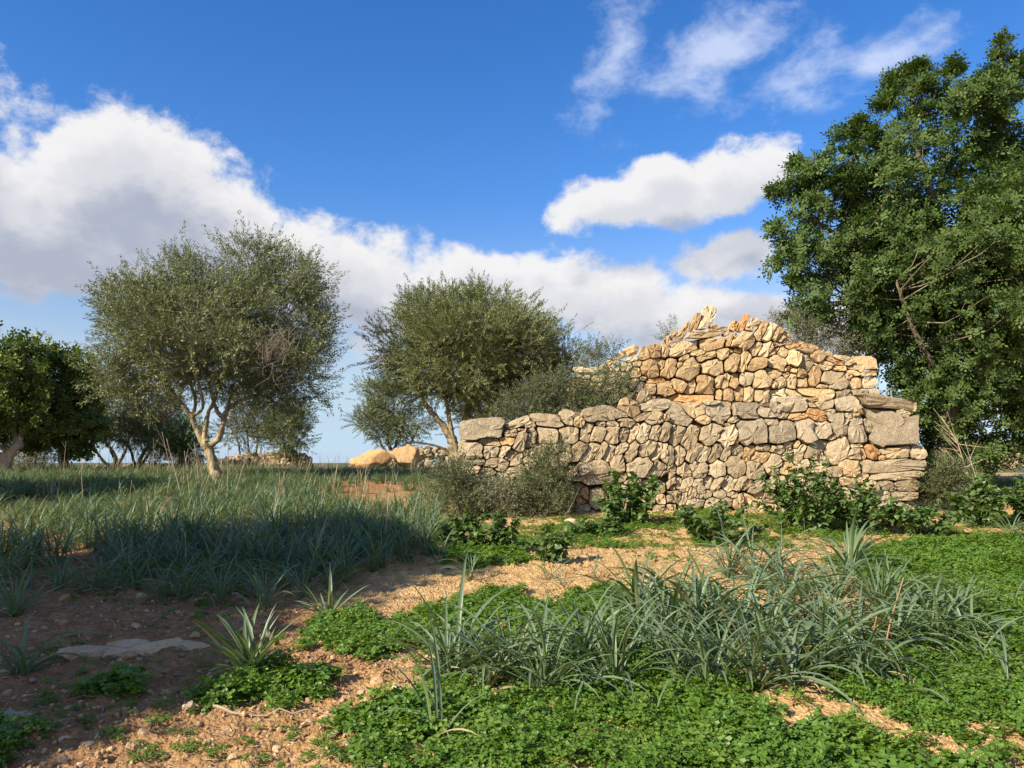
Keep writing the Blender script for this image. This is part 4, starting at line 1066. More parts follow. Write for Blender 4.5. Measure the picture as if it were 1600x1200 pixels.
    far = [('leafy olive tree close behind the dark carob on the left', 27.5, (175, 738), [(172, 640, 46, 44), (160, 600, 30, 28), (190, 665, 44, 30), (150, 670, 30, 30)],
            [([(176, 742), (180, 715), (165, 690), (160, 650)], 0.10, 0.03), ([(178, 735), (198, 700), (200, 670)], 0.07, 0.02), ([(177, 738), (150, 705), (140, 680)], 0.06, 0.02)], 'olive_leaf', 1300),
           ('spreading grey olive tree just left of the leaning trunk, with thin crossing dark stems', 28.5, (215, 735), [(235, 655, 48, 32), (262, 675, 34, 24), (210, 675, 36, 26), (240, 635, 30, 20)],
            [([(214, 738), (220, 715), (232, 695), (240, 660)], 0.08, 0.03), ([(214, 735), (204, 705), (196, 690)], 0.06, 0.02), ([(216, 732), (240, 700), (262, 680)], 0.06, 0.02)], 'olive_leaf_grey', 1300),
           ('half bare grey olive tree beyond the fork of the leaning trunk', 29.0, (386, 722), [(388, 655, 30, 28), (372, 675, 20, 22), (402, 668, 24, 28), (392, 640, 22, 18)],
            [([(388, 726), (388, 700), (386, 670)], 0.06, 0.02), ([(375, 724), (374, 700), (370, 680)], 0.05, 0.02), ([(398, 722), (402, 695), (404, 670)], 0.05, 0.02)], 'olive_leaf_grey', 650),
           ('small dark green olive tree standing behind the right end of the tumbled far wall', 28.5, (448, 718), [(452, 668, 26, 24), (440, 685, 22, 18), (466, 680, 16, 22), (450, 650, 18, 14)],
            [([(447, 722), (445, 705), (442, 685)], 0.06, 0.02), ([(450, 720), (456, 700), (458, 680)], 0.05, 0.02)], 'olive_leaf_b', 850),
           ('small dark shrubby tree hidden behind the foot of the leaning olive trunk', 27.0, (285, 735), [(286, 692, 24, 26), (276, 710, 26, 18), (300, 705, 16, 18)],
            [([(285, 738), (285, 715), (284, 700)], 0.06, 0.02)], 'carob_leaf_far', 800)]
    for i, (lab, Y, base, lobes, limbs, lm, n) in enumerate(far):
        tree('olive_tree', lab, 'tree', Y, base, lobes, 'oliveb', n, limbs, (lm, 'dark_bark', 'twig'), 120 + i, clump_r=0.30, n_clumps=45, size=1.65, bare=0.08, shell=0.3)
    # carobs standing outside the picture on the left; their crowns shade the near field
    def crown(h, r, hi): return [((0, 0, h), (r, r, hi)), ((0.5 * r, 0.2 * r, h - 0.2), (r * 0.6, r * 0.6, hi * 0.7)), ((-0.4 * r, 0.4 * r, h + 0.3), (r * 0.6, r * 0.6, hi * 0.7)), ((0.1 * r, -0.6 * r, h), (r * 0.6, r * 0.6, hi * 0.7))]
    for i, (x, y, h, r, hi, n, lab) in enumerate(SHADE_TREES):
        tree('carob_tree', lab, 'tree', 0, (x, y), None, 'carobfar', n,
             [([(0, 0, -0.1), (0.05, 0.02, h * 0.4), (0, 0.1, h * 0.8)], 0.2, 0.1), ([(0, 0, h * 0.45), (r * 0.4, 0.1, h * 0.8), (r * 0.7, 0.2, h)], 0.09, 0.03), ([(0, 0, h * 0.4), (-r * 0.4, 0.3, h * 0.8), (-r * 0.6, 0.4, h)], 0.09, 0.03), ([(0, 0, h * 0.5), (0, -r * 0.4, h * 0.8), (0.1, -r * 0.7, h)], 0.09, 0.03)],
             ('carob_leaf_far', 'dark_bark', 'dark_bark'), 140 + i, world_lobes=crown(h, r, hi), clump_r=0.36, n_clumps=90, shell=0.2, size=1.35)

def shade_spot(px, py, h):
    """where a crown of height h has to stand for its shade to lie at this spot"""
    P = on_ground(px, py)
    k = h / SUN_DIR.z
    return P[0] + SUN_DIR.x * k, P[1] + SUN_DIR.y * k
SHADE_TREES = []
for (px, py, h, r, hi, n, lab) in [
        (425, 880, 4.6, 1.7, 1.1, 3200, 'carob tree outside the view on the left whose shade falls across the strap leaf field'),
        (95, 925, 4.4, 1.3, 1.1, 2400, 'carob tree outside the view on the left, nearer than the one shading the field'),
        (10, 1066, 4.2, 0.85, 0.8, 1500, 'carob tree beside the viewer on the left whose shade falls on the stony soil'),
        (110, 772, 2.9, 2.0, 0.6, 2200, 'carob tree outside the view on the left, farthest of those that shade the field')]:
    x, y = shade_spot(px, py, h)
    SHADE_TREES.append((x, y, h, r, hi, n, lab))
build_trees()

# ------------------------------------------------------------------ strap leaved plants
def blade(rng, L, W, a0, bend, seg=7, fold=0.25, twist=0.0):
    """an arching strap leaf rooted at the origin, leaning along +x; a0 is its lean from upright at the base"""
    t = np.linspace(0, 1, seg + 1)
    ang = a0 + bend * t ** 1.6
    ds = L / seg
    x = np.concatenate([[0], np.cumsum(np.sin((ang[:-1] + ang[1:]) / 2) * ds)]); z = np.concatenate([[0], np.cumsum(np.cos((ang[:-1] + ang[1:]) / 2) * ds)])
    w = W * (0.75 + 0.35 * np.sin(np.clip(t * 2.2, 0, 1.57))) * np.clip((1 - t) * 2.6, 0, 1) ** 0.75
    w[-1] = W * 0.04
    n = np.stack([-np.cos(ang), np.zeros_like(ang), np.sin(ang)], -1)      # upper side
    s = np.stack([np.zeros_like(t), np.ones_like(t), np.zeros_like(t)], -1)
    tw = twist * t
    sd = s * np.cos(tw)[:, None] + n * np.sin(tw)[:, None]; nn = n * np.cos(tw)[:, None] - s * np.sin(tw)[:, None]
    c = np.stack([x, 0.05 * L * rng.normal() * t ** 2, z], -1)
    f = fold * w[:, None] * nn
    V = np.stack([c - sd * w[:, None] / 2 + f, c, c + sd * w[:, None] / 2 + f], 1).reshape(-1, 3)
    q = []
    for i in range(seg):
        for k in range(2): q.append((i * 3 + k, i * 3 + k + 1, (i + 1) * 3 + k + 1, (i + 1) * 3 + k))
    return V, np.array(q)
brng = np.random.RandomState(77)
BLADES = []
for i in range(26):
    u = i / 25.0
    V, q = blade(brng, 0.5 * brng.uniform(0.85, 1.15), brng.uniform(0.013, 0.020), RAD(9 + 42 * u + brng.uniform(-4, 4)), RAD(brng.uniform(38, 85) + 62 * u * brng.rand()), 8, 0.28, brng.uniform(-0.7, 0.7))
    BLADES.append(raw_mesh('leaf', V, q, None, M['strap_leaf'], True))
BROAD = []
for i in range(14):
    u = i / 13.0
    V, q = blade(brng, 0.42 * brng.uniform(0.85, 1.1), brng.uniform(0.019, 0.027), RAD(15 + 48 * u), RAD(brng.uniform(38, 85) + 40 * u), 6, 0.30, brng.uniform(-0.5, 0.5))
    BROAD.append(raw_mesh('leaf', V, q, None, M['strap_leaf'], True))
STIFF = []
for i in range(16):
    u = i / 15.0
    V, q = blade(brng, 0.45 * brng.uniform(0.85, 1.12), brng.uniform(0.020, 0.029), RAD(5 + 50 * u + brng.uniform(-4, 4)), RAD(brng.uniform(6, 34) + 18 * u * brng.rand()), 6, 0.30, brng.uniform(-0.6, 0.6))
    STIFF.append(raw_mesh('leaf', V, q, None, M['strap_leaf'], True))
DRY = []
for i in range(8):
    V, q = blade(brng, 0.40 * brng.uniform(0.8, 1.1), brng.uniform(0.009, 0.015), RAD(brng.uniform(50, 80)), RAD(brng.uniform(20, 60)), 6, 0.15, brng.uniform(-1.5, 1.5))
    DRY.append(raw_mesh('dry_leaf', V, q, None, M['dry_leaf'], True))
def strap_plant(P, n, L, label, group, rng, bank=None, name='strap_leaf_plant', width=1.0, lean=0.0):
    bank = bank or BLADES
    root = thing(name, label, 'plant', P, rng.uniform(0, 6.28), group)
    for i in range(n):
        k = int(min(len(bank) - 1, max(0, (rng.rand() ** 0.85 + lean) * len(bank))))
        o = link('leaf', bank[k], root, (rng.normal(0, 0.022), rng.normal(0, 0.022), -0.012))
        s = L / 0.5 * rng.uniform(0.7, 1.12)
        o.scale = (s, s * width * rng.uniform(0.8, 1.15), s)
        o.rotation_euler = (rng.normal(0, 0.07), rng.normal(0, 0.07), rng.uniform(0, 6.28))
    for i in range(rng.randint(2, 6)):
        o = link('dry_leaf', DRY[rng.randint(len(DRY))], root, (rng.normal(0, 0.03), rng.normal(0, 0.03), 0.01))
        s = L / 0.5 * rng.uniform(0.5, 0.95); o.scale = (s, s, s); o.rotation_euler = (rng.normal(0, 0.1), rng.normal(0, 0.1), rng.uniform(0, 6.28))
    return root
def tuft_mesh(rng, n, L, W, seg=3):
    mb = MB()
    for i in range(n):
        u = rng.rand()
        V, q = blade(rng, L * rng.uniform(0.6, 1.15), W, RAD(3 + 40 * u), RAD(rng.uniform(25, 100) + 55 * u), seg, 0.2, 0)
        a = rng.uniform(0, 6.28); c, s = math.cos(a), math.sin(a)
        V = V @ np.array([[c, s, 0], [-s, c, 0], [0, 0, 1]]) + np.array([rng.normal(0, 0.035), rng.normal(0, 0.035), -0.01])
        mb.add(V, q)
    return mb
def ground_px(px, py): return on_ground(px, py)

def build_straps():
    rng = np.random.RandomState(9)
    strap_plant(ground_px(392, 1066) + np.array([0, 0, 0.04]), 36, 0.52, 'pale strap leaved plant rising from a round clover cushion on the bare soil', None, rng, STIFF)
    strap_plant(ground_px(512, 962), 18, 0.42, 'sunlit strap leaved plant at the edge of the shade, left of the clover strip', None, rng, STIFF)
    strap_plant(ground_px(38, 1055), 22, 0.50, 'dark strap leaved plant at the left edge, leaves spread flat on shaded soil', None, rng, BROAD)
    strap_plant(ground_px(20, 965), 22, 0.50, 'upright dark strap leaved plant at the left edge, behind the flat spread one', None, rng, STIFF)
    strap_plant(ground_px(735, 905), 20, 0.42, 'low spidery strap leaved plant on the sunlit soil below the leafy weeds', None, rng)
    strap_plant(ground_px(690, 880), 15, 0.42, 'upright strap leaved plant at the right end of the big shade', None, rng)
    strap_plant(ground_px(855, 905), 14, 0.32, 'small strap leaved plant beneath the leafy weeds, right of the spidery one', None, rng)
    strap_plant(ground_px(1580, 846), 30, 0.50, 'dense narrow leaved tuft at the right edge of the clover, below the carob', None, rng)
    strap_plant(ground_px(688, 1150), 7, 0.52, 'sparse plant with few upright strap leaves on the left margin of the big clover mat', None, rng, lean=-0.35)
    spots = [(705, 1050), (735, 1038), (1460, 1000), (1495, 965), (1425, 950), (1520, 1000), (800, 1058), (850, 1082), (765, 1062), (905, 1040), (962, 1072), (1012, 1022), (1062, 1058), (1000, 972), (1090, 1002), (1132, 1042), (1150, 972), (1180, 1078), (1202, 1022),
             (1226, 952), (1256, 1002), (1282, 1052), (1300, 972), (1332, 1012), (1352, 1058), (1182, 922), (1102, 942), (1252, 922), (1312, 932), (1372, 962), (1402, 1012), (1442, 982),
             (1140, 905), (1215, 898), (1040, 1000), (1110, 1075), (1235, 1075), (1060, 955), (1165, 1005), (1290, 1010), (1330, 900), (940, 1000), (1390, 940), (1240, 1040), (1190, 985), (1120, 985)]
    for (px, py) in spots:
        P = ground_px(px, py)
        strap_plant(P, rng.randint(32, 46), rng.uniform(0.48, 0.72), 'strap leaved plant ' + ('at the left end of the big sunlit clump' if px < 930 else 'along the back of the big sunlit clump, towards the wall' if py < 945 else 'crowded round the two rust stalks in the big sunlit clump' if px > 1320 else 'at the front foot of the big sunlit clump, beside the bare soil' if py > 1045 else 'tangled in the middle of the big sunlit clump'), 'strap leaved plants of the big sunlit clump', rng, (BLADES, BLADES, BROAD, BLADES)[rng.randint(4)], width=rng.uniform(0.75, 1.15))
    for (px, py) in [(1490, 1010), (1540, 1040), (1460, 1050), (1580, 960), (1520, 950), (1420, 1090), (1590, 1080)]:
        strap_plant(ground_px(px, py), rng.randint(6, 11), rng.uniform(0.40, 0.55), 'sparse strap leaved plant growing up through the clover mat at the right', 'sparse strap leaved plants in the right clover', rng)
    for (px, py) in [(930, 905), (985, 890), (1010, 905), (1075, 880), (960, 930), (880, 920)]:
        strap_plant(ground_px(px, py), rng.randint(6, 10), rng.uniform(0.22, 0.34), 'thin small strap leaved plant on the sunlit soil in front of the wall', 'small strap leaved plants before the wall', rng)

    # the near field in the trees' shade: plants of their own, then the far field
    near = []
    tries = 0
    while len(near) < 235 and tries < 9000:
        tries += 1
        px = rng.uniform(-40, 690); py = rng.uniform(812, 962)
        # the dense belt, thinning to the left where bare soil shows
        dens = 0.95 if px > 170 else 0.32
        low = np.interp(px, [-40, 100, 200, 300, 420, 520, 600, 690], [930, 930, 925, 945, 958, 930, 885, 860])
        if py > low: continue
        if rng.rand() > dens: continue
        P = ground_px(px, py)
        if near and np.min(np.sum((np.array(near)[:, :2] - P[:2]) ** 2, 1)) < 0.17 ** 2: continue
        near.append(P)
    meshes = [tuft_mesh(rng, 44, 0.54, 0.012, 6).mesh('strap_leaf_plant', M['strap_leaf'], True) for _ in range(9)]
    near.sort(key=lambda p: p[1])
    for i, P in enumerate(near):
        lab = 'strap leaved plant in the dense dark belt of the field shaded by trees'
        if i < 36:
            strap_plant(P, 24, rng.uniform(0.38, 0.52), 'strap leaved plant along the near edge of the shaded belt', 'strap leaved plants on the near edge of the shaded belt', rng, width=0.75)
        else:
            o = link('strap_leaf_plant', meshes[rng.randint(len(meshes))], None, P)
            s = rng.uniform(0.8, 1.2); o.scale = (s, s, s); o.rotation_euler = (0, 0, rng.uniform(0, 6.28))
            tag(o, lab, 'plant', 'strap leaved plants in the shaded belt')
    # beyond: one sheet of the same plants that nobody could count
    vs = [tuft_mesh(rng, 32, 0.44, 0.014, 4).mesh('field_tuft', M['strap_leaf'], True) for _ in range(7)]
    coll = make_collection('field_tufts', vs)
    P = []
    n = 9000
    Y = 10.8 + (34 - 10.8) * rng.rand(n) ** 0.8
    X = (rng.rand(n) * 2 - 1) * (0.72 * Y + 1)
    pts = np.stack([X, Y, ground_z(X, Y)], -1)
    uv = project(pts)
    keep = (uv[:, 0] < 705 + 8 * rng.normal(size=n)) & (Y > 10.8) | ((uv[:, 0] > 1440) & (Y > 15.5) & (Y < 20))
    dens = N_A(pts[:, 0], pts[:, 1], 0.55, 3)
    bare = ((uv[:, 1] > 800) & (uv[:, 0] < 170) & (dens < 0.55)) | ((np.abs(uv[:, 0] - 590) < 60) & (np.abs(uv[:, 1] - 785) < 10) & (dens < 0.52))
    keep &= (dens + 0.30 * rng.rand(n) > 0.54) & ~bare
    keep &= ~((uv[:, 1] > 806) & (uv[:, 0] > 180) & (uv[:, 0] < 690))
    pts = pts[keep]
    rots = np.stack([rng.normal(0, 0.08, len(pts)), rng.normal(0, 0.08, len(pts)), rng.rand(len(pts)) * 6.28], -1)
    scatter('grass', pts, rots, rng.uniform(0.65, 1.15, len(pts)) * np.where(pts[:, 1] > 18, 0.85, 1.0), coll, 7, 'blue green strap leaved growth covering the field up to the crest', 'grass')
    # dry feathery grass on the crest
    def dry(rng):
        mb = MB()
        for i in range(7):
            V, q = blade(rng, rng.uniform(0.3, 0.85), 0.007, RAD(rng.uniform(2, 18)), RAD(rng.uniform(5, 35)), 3, 0.1)
            a = rng.uniform(0, 6.28); c, s = math.cos(a), math.sin(a)
            mb.add(V @ np.array([[c, s, 0], [-s, c, 0], [0, 0, 1]]) + np.array([rng.normal(0, 0.1), rng.normal(0, 0.1), 0]), q)
        return mb.mesh('dry_tuft', M['dry_grass'])
    coll = make_collection('dry_tufts', [dry(rng) for _ in range(5)])
    n = 1500
    Y = rng.uniform(13, 29, n); X = (rng.rand(n) * 2 - 1) * 0.72 * Y
    pts = np.stack([X, Y, ground_z(X, Y)], -1); uv = project(pts)
    k = (uv[:, 0] < 700) & ((Y > 22) | (rng.rand(n) < 0.10))
    pts = pts[k]
    scatter('dry_grass', pts, np.stack([np.zeros(len(pts)), np.zeros(len(pts)), rng.rand(len(pts)) * 6.28], -1), rng.uniform(0.6, 1.1, len(pts)), coll, 5, 'thin straw coloured grass standing along the crest', 'grass')
build_straps()

# ------------------------------------------------------------------ clover
def build_clover():
    rng = np.random.RandomState(15)
    def sprig(n, r, h):
        V = []
        for i in range(n):
            a = rng.uniform(0, 6.28); d = r * math.sqrt(rng.rand()); top = h * rng.uniform(0.35, 1.0) * (1 - 0.35 * (d / r) ** 2)
            c = np.array([d * math.cos(a), d * math.sin(a), top])
            tilt = np.array([rng.normal(0, 0.35), rng.normal(0, 0.35), 1.0]); tilt = unit(tilt)
            a0 = rng.uniform(0, 6.28); size = rng.uniform(0.014, 0.023)
            e1 = unit(np.cross(tilt, [math.cos(a0), math.sin(a0), 0.1])); e2 = np.cross(tilt, e1)
            for k in range(3):
                th = k * 2.094
                dd = e1 * math.cos(th) + e2 * math.sin(th); sd = np.cross(tilt, dd)
                droop = -0.35 * tilt
                tip = c + (dd + droop * rng.uniform(0.2, 1.0)) * size
                m1 = c + dd * size * 0.72 + sd * size * 0.62 + tilt * size * 0.08; m2 = c + dd * size * 0.72 - sd * size * 0.62 + tilt * size * 0.08
                n1 = c + dd * size * 1.05 + sd * size * 0.42 + (tip - c - dd * size) * 0.8; n2 = c + dd * size * 1.05 - sd * size * 0.42 + (tip - c - dd * size) * 0.8
                notch = c + (tip - c) * 0.88
                V += [c, m1, n1, notch, c, notch, n2, m2]
        return np.array(V)
    var = []
    for k in range(6):
        V = sprig((26, 22, 18, 28, 14, 24)[k], (0.075, 0.07, 0.085, 0.08, 0.06, 0.075)[k], (0.085, 0.07, 0.09, 0.06, 0.12, 0.08)[k])
        var.append(raw_mesh('clover_sprig', V, np.arange(len(V)).reshape(-1, 4), None, M['clover_pale' if k in (2,) else 'clover_leaf']))
    coll = make_collection('clover_sprigs', var)
    P = np.vstack([sample_ground(150000, 3.0, 10.5, 1.3, 1.35)])
    m = in_clover(P, 0.30)
    edge = N_C(P[:, 0], P[:, 1], 4.0, 3)
    m &= edge + 0.35 * rng.rand(len(P)) > 0.46
    P = P[m]
    # thin out to an even cover
    cell = np.floor(P[:, :2] / 0.055).astype(int); _, first = np.unique(cell, axis=0, return_index=True); P = P[first]
    hump = 0.45 + 1.2 * (N_B(P[:, 0], P[:, 1], 1.9, 3))
    P[:, 2] -= 0.008
    rots = np.stack([rng.normal(0, 0.10, len(P)), rng.normal(0, 0.10, len(P)), rng.rand(len(P)) * 6.28], -1)
    scatter('clover', P, rots, hump * rng.uniform(0.75, 1.25, len(P)), coll, 6, 'bright green clover spreading in low mats over the soil', 'clover')
    # seedlings and small weeds on the bare soil and low growth by the wall
    Q = sample_ground(5200, 3.0, 13.0, 1.2, 1.1)
    uv = project(Q)
    w = (N_A(Q[:, 0], Q[:, 1], 1.3, 3) > 0.60) | ((uv[:, 1] < 862) & (uv[:, 0] > 680) & (rng.rand(len(Q)) < 0.9))
    Q = Q[w]
    Q2 = sample_ground(9000, 9.5, 13.6, 1.2, 1.0); u2 = project(Q2)
    k2 = (u2[:, 0] > 670) & (u2[:, 1] > 796) & (u2[:, 1] < 868 - 12 * rng.rand(len(Q2))) & (N_B(Q2[:, 0], Q2[:, 1], 1.0, 3) > 0.545)
    Q = np.vstack([Q, Q2[k2]])
    rots = np.stack([np.zeros(len(Q)), np.zeros(len(Q)), rng.rand(len(Q)) * 6.28], -1)
    scatter('weeds', Q, rots, rng.uniform(0.25, 0.75, len(Q)) * np.where(Q[:, 1] > 8.5, 1.35, 0.8), coll, 6, 'low green seedlings sprinkled over the soil and along the wall foot', 'weeds')
    print('clover', len(P), 'weeds', len(Q))
build_clover()

# ------------------------------------------------------------------ leafy weeds at the wall
def herb_leaf_mesh(rng, L, W, droop, wave):
    t = np.array([0, 0.12, 0.4, 0.72, 1.0]); w = np.array([0.02, 0.55, 1.0, 0.62, 0.02]) * W / 2
    ang = RAD(15) + droop * t
    x = np.concatenate([[0], np.cumsum(np.diff(t) * L * np.cos(ang[1:]))]); z = np.concatenate([[0], np.cumsum(-np.diff(t) * L * np.sin(ang[1:] - RAD(15) * 2))])
    V = []
    for i in range(5):
        up = 0.35 * w[i] + wave * rng.normal() * 0.004
        V += [(x[i], -w[i], z[i] + up), (x[i], 0, z[i]), (x[i], w[i], z[i] + up)]
    q = [(i * 3 + k, i * 3 + k + 1, i * 3 + k + 4, i * 3 + k + 3) for i in range(4) for k in range(2)]
    HERB_RAW.append((np.array(V), np.array(q)))
    return raw_mesh('leaf', V, q, None, M['herb_leaf'], True)
HERB_RAW = []
hr = np.random.RandomState(31)
HERB = [herb_leaf_mesh(hr, hr.uniform(0.085, 0.12), hr.uniform(0.05, 0.075), hr.uniform(0.2, 1.1), 1.0) for _ in range(12)]
def herb(name, label, px, py, height, width, n_stems, n_leaves, seed, size=1.0, dense=1.0):
    rng = np.random.RandomState(seed)
    P = ground_px(px, py)
    root = thing(name, label, 'plant', P)
    mb = MB(); nodes = []
    for s in range(n_stems):
        a = rng.uniform(0, 6.28); r = width / 2 * math.sqrt(rng.rand())
        tip = np.array([r * math.cos(a), 0.6 * r * math.sin(a), height * rng.uniform(0.55, 1.05) * (1 - 0.45 * (r / (width / 2)) ** 2)])
        b = np.array([tip[0] * 0.35, tip[1] * 0.35, -0.03])
        path = smooth_path([b, (b + tip) / 2 + np.array([rng.normal(0, 0.03), rng.normal(0, 0.03), 0.04]), tip], 8)
        mb.tube(path, np.linspace(0.007, 0.003, 8), 4, 0)
        for i in range(1, 8): nodes.append((path[i], i / 7.0))
    link('stems', mb.mesh('stems', M['green_stem'], True), root)
    wts = np.array([0.25 + nd[1] for nd in nodes]); wts /= wts.sum()
    def pose(i):
        p, u = nodes[rng.choice(len(nodes), p=wts)]
        s = size * 1.12 * rng.uniform(0.65, 1.25) * (1.0 - 0.25 * u)
        return p + rng.normal(size=3) * 0.02, s, (rng.normal(0, 0.35), rng.normal(-0.15, 0.45), rng.uniform(0, 6.28))
    for i in range(min(n_leaves, 290)):
        p, s, e = pose(i)
        o = link('leaf', HERB[rng.randint(len(HERB))], root, p)
        o.scale = (s, s, s); o.rotation_euler = e
    # the leaves deeper inside, past picking apart
    mb2 = MB()
    for i in range(int(n_leaves * 2.4 * dense)):
        p, s, e = pose(i)
        V, q = HERB_RAW[rng.randint(len(HERB_RAW))]
        mb2.add(V @ np.array(Euler(e).to_matrix()).T * s * 0.95 + p * np.array([0.93, 0.93, 0.9]), q)
    tag(link('foliage', mb2.mesh('foliage', M['herb_leaf'], True), root), kind='stuff')
    return root
def build_herbs():
    herb('leafy_weed', 'rough leaved green weed at the end of the shaded field, leftmost of three fellows', 722, 858, 0.60, 0.75, 9, 110, 1, 1.25)
    herb('leafy_weed', 'rough leaved green weed on the sunlit soil, between its two fellows', 792, 862, 0.55, 0.65, 8, 100, 2, 1.2)
    herb('leafy_weed', 'rough leaved green weed nearest the bare soil path, rightmost of three fellows', 858, 880, 0.45, 0.62, 8, 90, 3, 1.1)
    herb('leafy_shrub', 'upright bright green shrub with round leaves before the hole in the wall', 985, 822, 0.82, 1.10, 14, 200, 4, 1.55)
    herb('leafy_weed', 'low leafy green weed at the left foot of the round leaved shrub', 925, 838, 0.30, 0.9, 11, 120, 5, 1.15)
    herb('leafy_weed', 'wide low leafy weed before the middle of the long wall', 1122, 850, 0.60, 1.45, 18, 230, 6, 1.15)
    herb('leafy_shrub', 'large mounded green weed hiding the wall foot left of the big end block', 1262, 832, 1.20, 1.45, 34, 290, 7, 1.25, 1.6)
    herb('leafy_shrub', 'lower green mound of weeds joined to the right of the large mounded one', 1352, 834, 0.72, 1.30, 26, 280, 8, 1.2, 1.2)
    herb('leafy_weed', 'low trailing green weed at the right corner of the long wall', 1440, 838, 0.48, 1.25, 16, 190, 9, 1.15)
    herb('leafy_weed', 'leafy green weed beside the dry stalks beneath the carob tree', 1535, 826, 0.80, 1.05, 18, 190, 10, 1.35)
    herb('leafy_weed', 'leafy green weed at the right edge under the carob tree', 1605, 820, 0.85, 1.1, 18, 170, 11, 1.3)
build_herbs()

# ------------------------------------------------------------------ thorny shrubs
def build_shrubs():
    def sh(label, Y, base, lobes, n, seed, mat='shrub_leaf', nc=45, name='thorn_bush', bare=0.15, size=1.0):
        limbs = [([(base[0], base[1] + 4), (l[0], l[1] + l[3] * 0.3)], 0.016, 0.006) for l in lobes for _ in range(2)]
        tree(name, label, 'bush', Y, base, lobes, 'thorn', n, limbs, (mat, 'dark_bark', 'twig'), seed, clump_r=0.17, n_clumps=nc, bare=bare, twig_r=0.006, size=size * 1.5, shell=0.2, up=0.5)
    sh('grey green thorn bush at the left end of the long wall', 13.0, (715, 812), [(712, 775, 36, 36), (690, 785, 22, 26), (735, 795, 30, 20), (718, 752, 18, 18)], 800, 201)
    sh('brownish thorn bush against the left part of the wall, between two other thorn bushes', 12.95, (778, 822), [(778, 788, 30, 30), (805, 800, 24, 22), (760, 800, 30, 22)], 600, 202, 'olive_leaf_grey')
    sh('upright dark thorn bush touching the wall just left of the hole', 12.9, (850, 822), [(852, 770, 32, 52), (862, 740, 20, 30), (845, 800, 36, 24)], 850, 203)
    sh('grey thorny bush in the shade at the right corner of the long wall', 13.6, (1468, 806), [(1468, 765, 34, 36), (1490, 780, 26, 22), (1450, 785, 22, 22)], 1300, 204)
    sh('dry wiry bush growing on top of the stone hut, in front of the carob tree', 15.9, (1275, 566), [(1265, 520, 44, 26), (1290, 540, 50, 20), (1240, 510, 26, 18), (1320, 545, 28, 14)], 900, 205, 'olive_leaf_grey', 40, 'dry_bush', 0.25)
    sh('small sprig of shrub showing above the hut left of its leaning slabs', 16.2, (1050, 540), [(1050, 522, 9, 12)], 60, 206, 'shrub_leaf', 8, 'small_bush')
    sh('thin green shrub growing on the broken left shoulder of the hut', 15.6, (935, 590), [(935, 563, 26, 14), (962, 556, 18, 12), (922, 555, 12, 14)], 320, 207, 'shrub_leaf', 20, 'small_bush', 0.4)
build_shrubs()

# ------------------------------------------------------------------ dry stalks, canes and sticks
def stalk(name, label, pts, r0, r1, mat, cat, depth, group=None, forks=0, seed=0):
    rng = np.random.RandomState(seed)
    W = np.array([at_y(p[0], p[1], depth + (p[2] if len(p) > 2 else 0)) for p in pts]); root = W[0].copy()
    g = float(ground_z(root[0], root[1])); 
    if root[2] > g - 0.02: W[0, 2] = g - 0.03
    W = smooth_path(W, 12)
    mb = MB(); mb.tube(W - root, np.linspace(r0, r1, 12), 5, 0.08)
    for i in range(forks):
        k = rng.randint(3, 10); L = np.linalg.norm(W[-1] - W[0]) * rng.uniform(0.15, 0.35)
        d = unit(unit(W[-1] - W[0]) + rng.normal(size=3) * 0.5)
        mb.tube(smooth_path([W[k], W[k] + d * L * 0.5 + np.array([0, 0, 0.02]), W[k] + d * L + np.array([0, 0, 0.08 * L])], 6) - root, np.linspace(r0 * 0.55, r1 * 0.5, 6), 4, 0)
    o = link(name, mb.mesh(name, M[mat], True), None, root)
    return tag(o, label, cat, group)
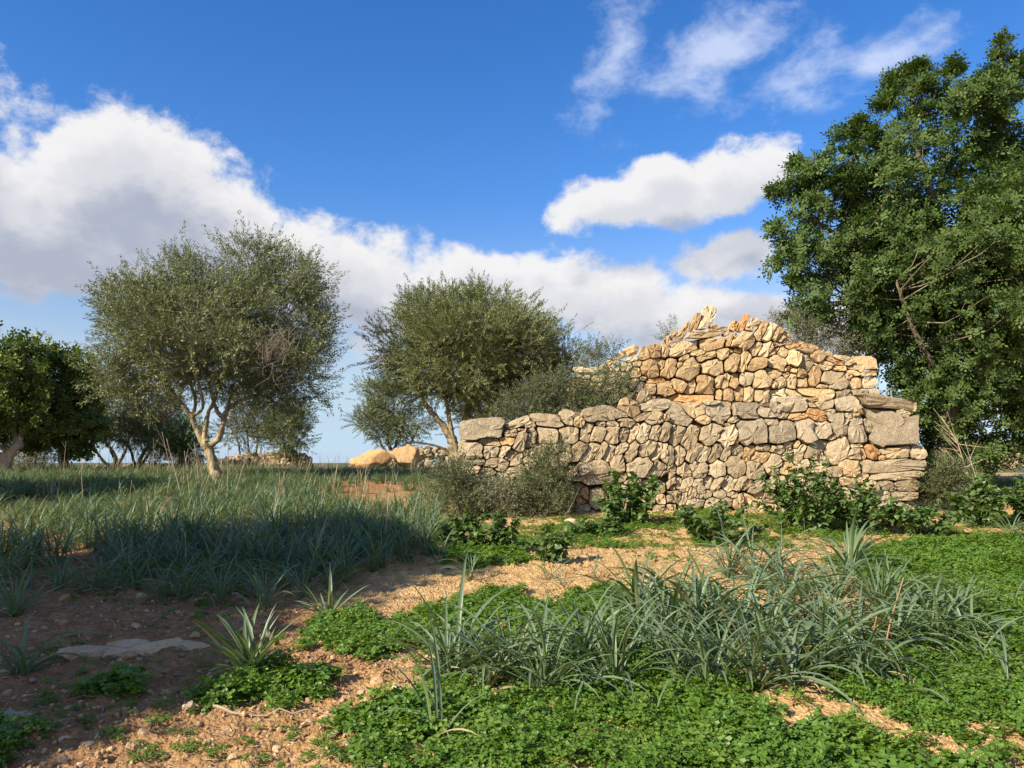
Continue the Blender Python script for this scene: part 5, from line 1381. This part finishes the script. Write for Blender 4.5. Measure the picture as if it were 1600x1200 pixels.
def build_stalks():
    def Yof(px, py): return on_ground(px, py)[1]
    stalk('dry_stalk', 'taller of two rust brown stalks leaning in the big strap leaf clump', [(1378, 1030), (1392, 970), (1412, 902)], 0.0075, 0.004, 'rust_stem', 'stalk', Yof(1378, 1030))
    stalk('dry_stalk', 'shorter of two rust brown stalks leaning in the big strap leaf clump', [(1350, 1050), (1362, 1000), (1370, 962)], 0.0065, 0.0035, 'rust_stem', 'stalk', Yof(1350, 1050))
    stalk('dry_cane', 'pale dry cane leaning against the wall beside the hole', [(874, 826), (890, 795), (906, 762, 0.35)], 0.011, 0.007, 'dry_stem', 'cane', 12.6)
    stalk('dry_shrub', 'leafless pale branching stems at the right, before the dark carob tree', [(1538, 790), (1510, 735), (1495, 690), (1470, 650)], 0.016, 0.004, 'dry_stem', 'shrub', 13.3, None, 16, 5)
    stalk('dry_stalk', 'thin pale stalk leaning right under the carob tree', [(1560, 820), (1530, 760), (1508, 690)], 0.009, 0.003, 'dry_stem', 'stalk', 13.0, None, 6, 6)
    # the stick on the bare soil
    a, b, c = ground_px(288, 1104), ground_px(370, 1119), ground_px(497, 1113)
    W = smooth_path([a, b, c], 14); W[:, 2] = ground_z(W[:, 0], W[:, 1]) + 0.012
    mb = MB(); mb.tube(W - a, np.linspace(0.011, 0.004, 14), 6, 0.1)
    tag(link('dry_stick', mb.mesh('dry_stick', M['dry_stem'], True), None, a), 'long pale curved stick lying on the soil before the clover cushion', 'stick')
    a, b = ground_px(740, 985), ground_px(782, 993)
    W = smooth_path([a, (a + b) / 2, b], 8); W[:, 2] = ground_z(W[:, 0], W[:, 1]) + 0.012
    mb = MB(); mb.tube(W - a, np.linspace(0.008, 0.004, 8), 5, 0.1)
    tag(link('dry_stick', mb.mesh('dry_stick', M['dry_stem'], True), None, a), 'short pale stick lying between the two clover patches', 'stick')
    rng = np.random.RandomState(3)
    for i, (px, py, h, ln) in enumerate([(290, 800, 115, -30), (300, 800, 95, -12), (275, 770, 95, -22), (355, 790, 120, 2), (362, 790, 90, 26), (312, 770, 80, -8), (130, 790, 75, -4), (98, 750, 60, 5), (470, 765, 60, 20), (168, 765, 70, 3), (240, 745, 60, 0), (420, 835, 100, 26), (480, 900, 90, 30), (600, 860, 90, 8), (360, 870, 70, 2), (225, 850, 60, 6), (245, 758, 58, 4), (410, 745, 45, 4), (330, 800, 60, 18), (290, 900, 70, 0), (640, 830, 60, 14), (200, 800, 50, 6), (520, 770, 45, 8), (560, 800, 50, -5)]):
        stalk('dry_stalk', 'thin straw coloured seed stalk standing in the strap leaved field', [(px, py), (px + ln * 0.5, py - h * 0.5), (px + ln, py - h)], 0.0085, 0.003, 'dry_stem', 'stalk', Yof(px, py), 'dry seed stalks standing in the field', 3 if h > 75 else 1, 50 + i)
    # fallen dry blades on the soil, past counting
    vs = []
    for k in range(5):
        mb = MB(); L = rng.uniform(0.08, 0.2)
        mb.tube(smooth_path([(0, 0, 0.004), (L * 0.5, rng.normal(0, 0.02), 0.008), (L, rng.normal(0, 0.03), 0.004)], 5), np.linspace(0.0035, 0.0015, 5), 3, 0.1)
        vs.append(mb.mesh('straw', M['dry_stem']))
    coll = make_collection('straws', vs)
    P = sample_ground(1100, 3.0, 11, 1.15, 1.2); P[:, 2] += 0.004
    scatter('plant_litter', P, np.stack([rng.normal(0, 0.05, len(P)), rng.normal(0, 0.05, len(P)), rng.rand(len(P)) * 6.28], -1), rng.uniform(0.4, 1.2, len(P)), coll, 5, 'bits of dry stem and root strewn over the soil', 'litter')
build_stalks()
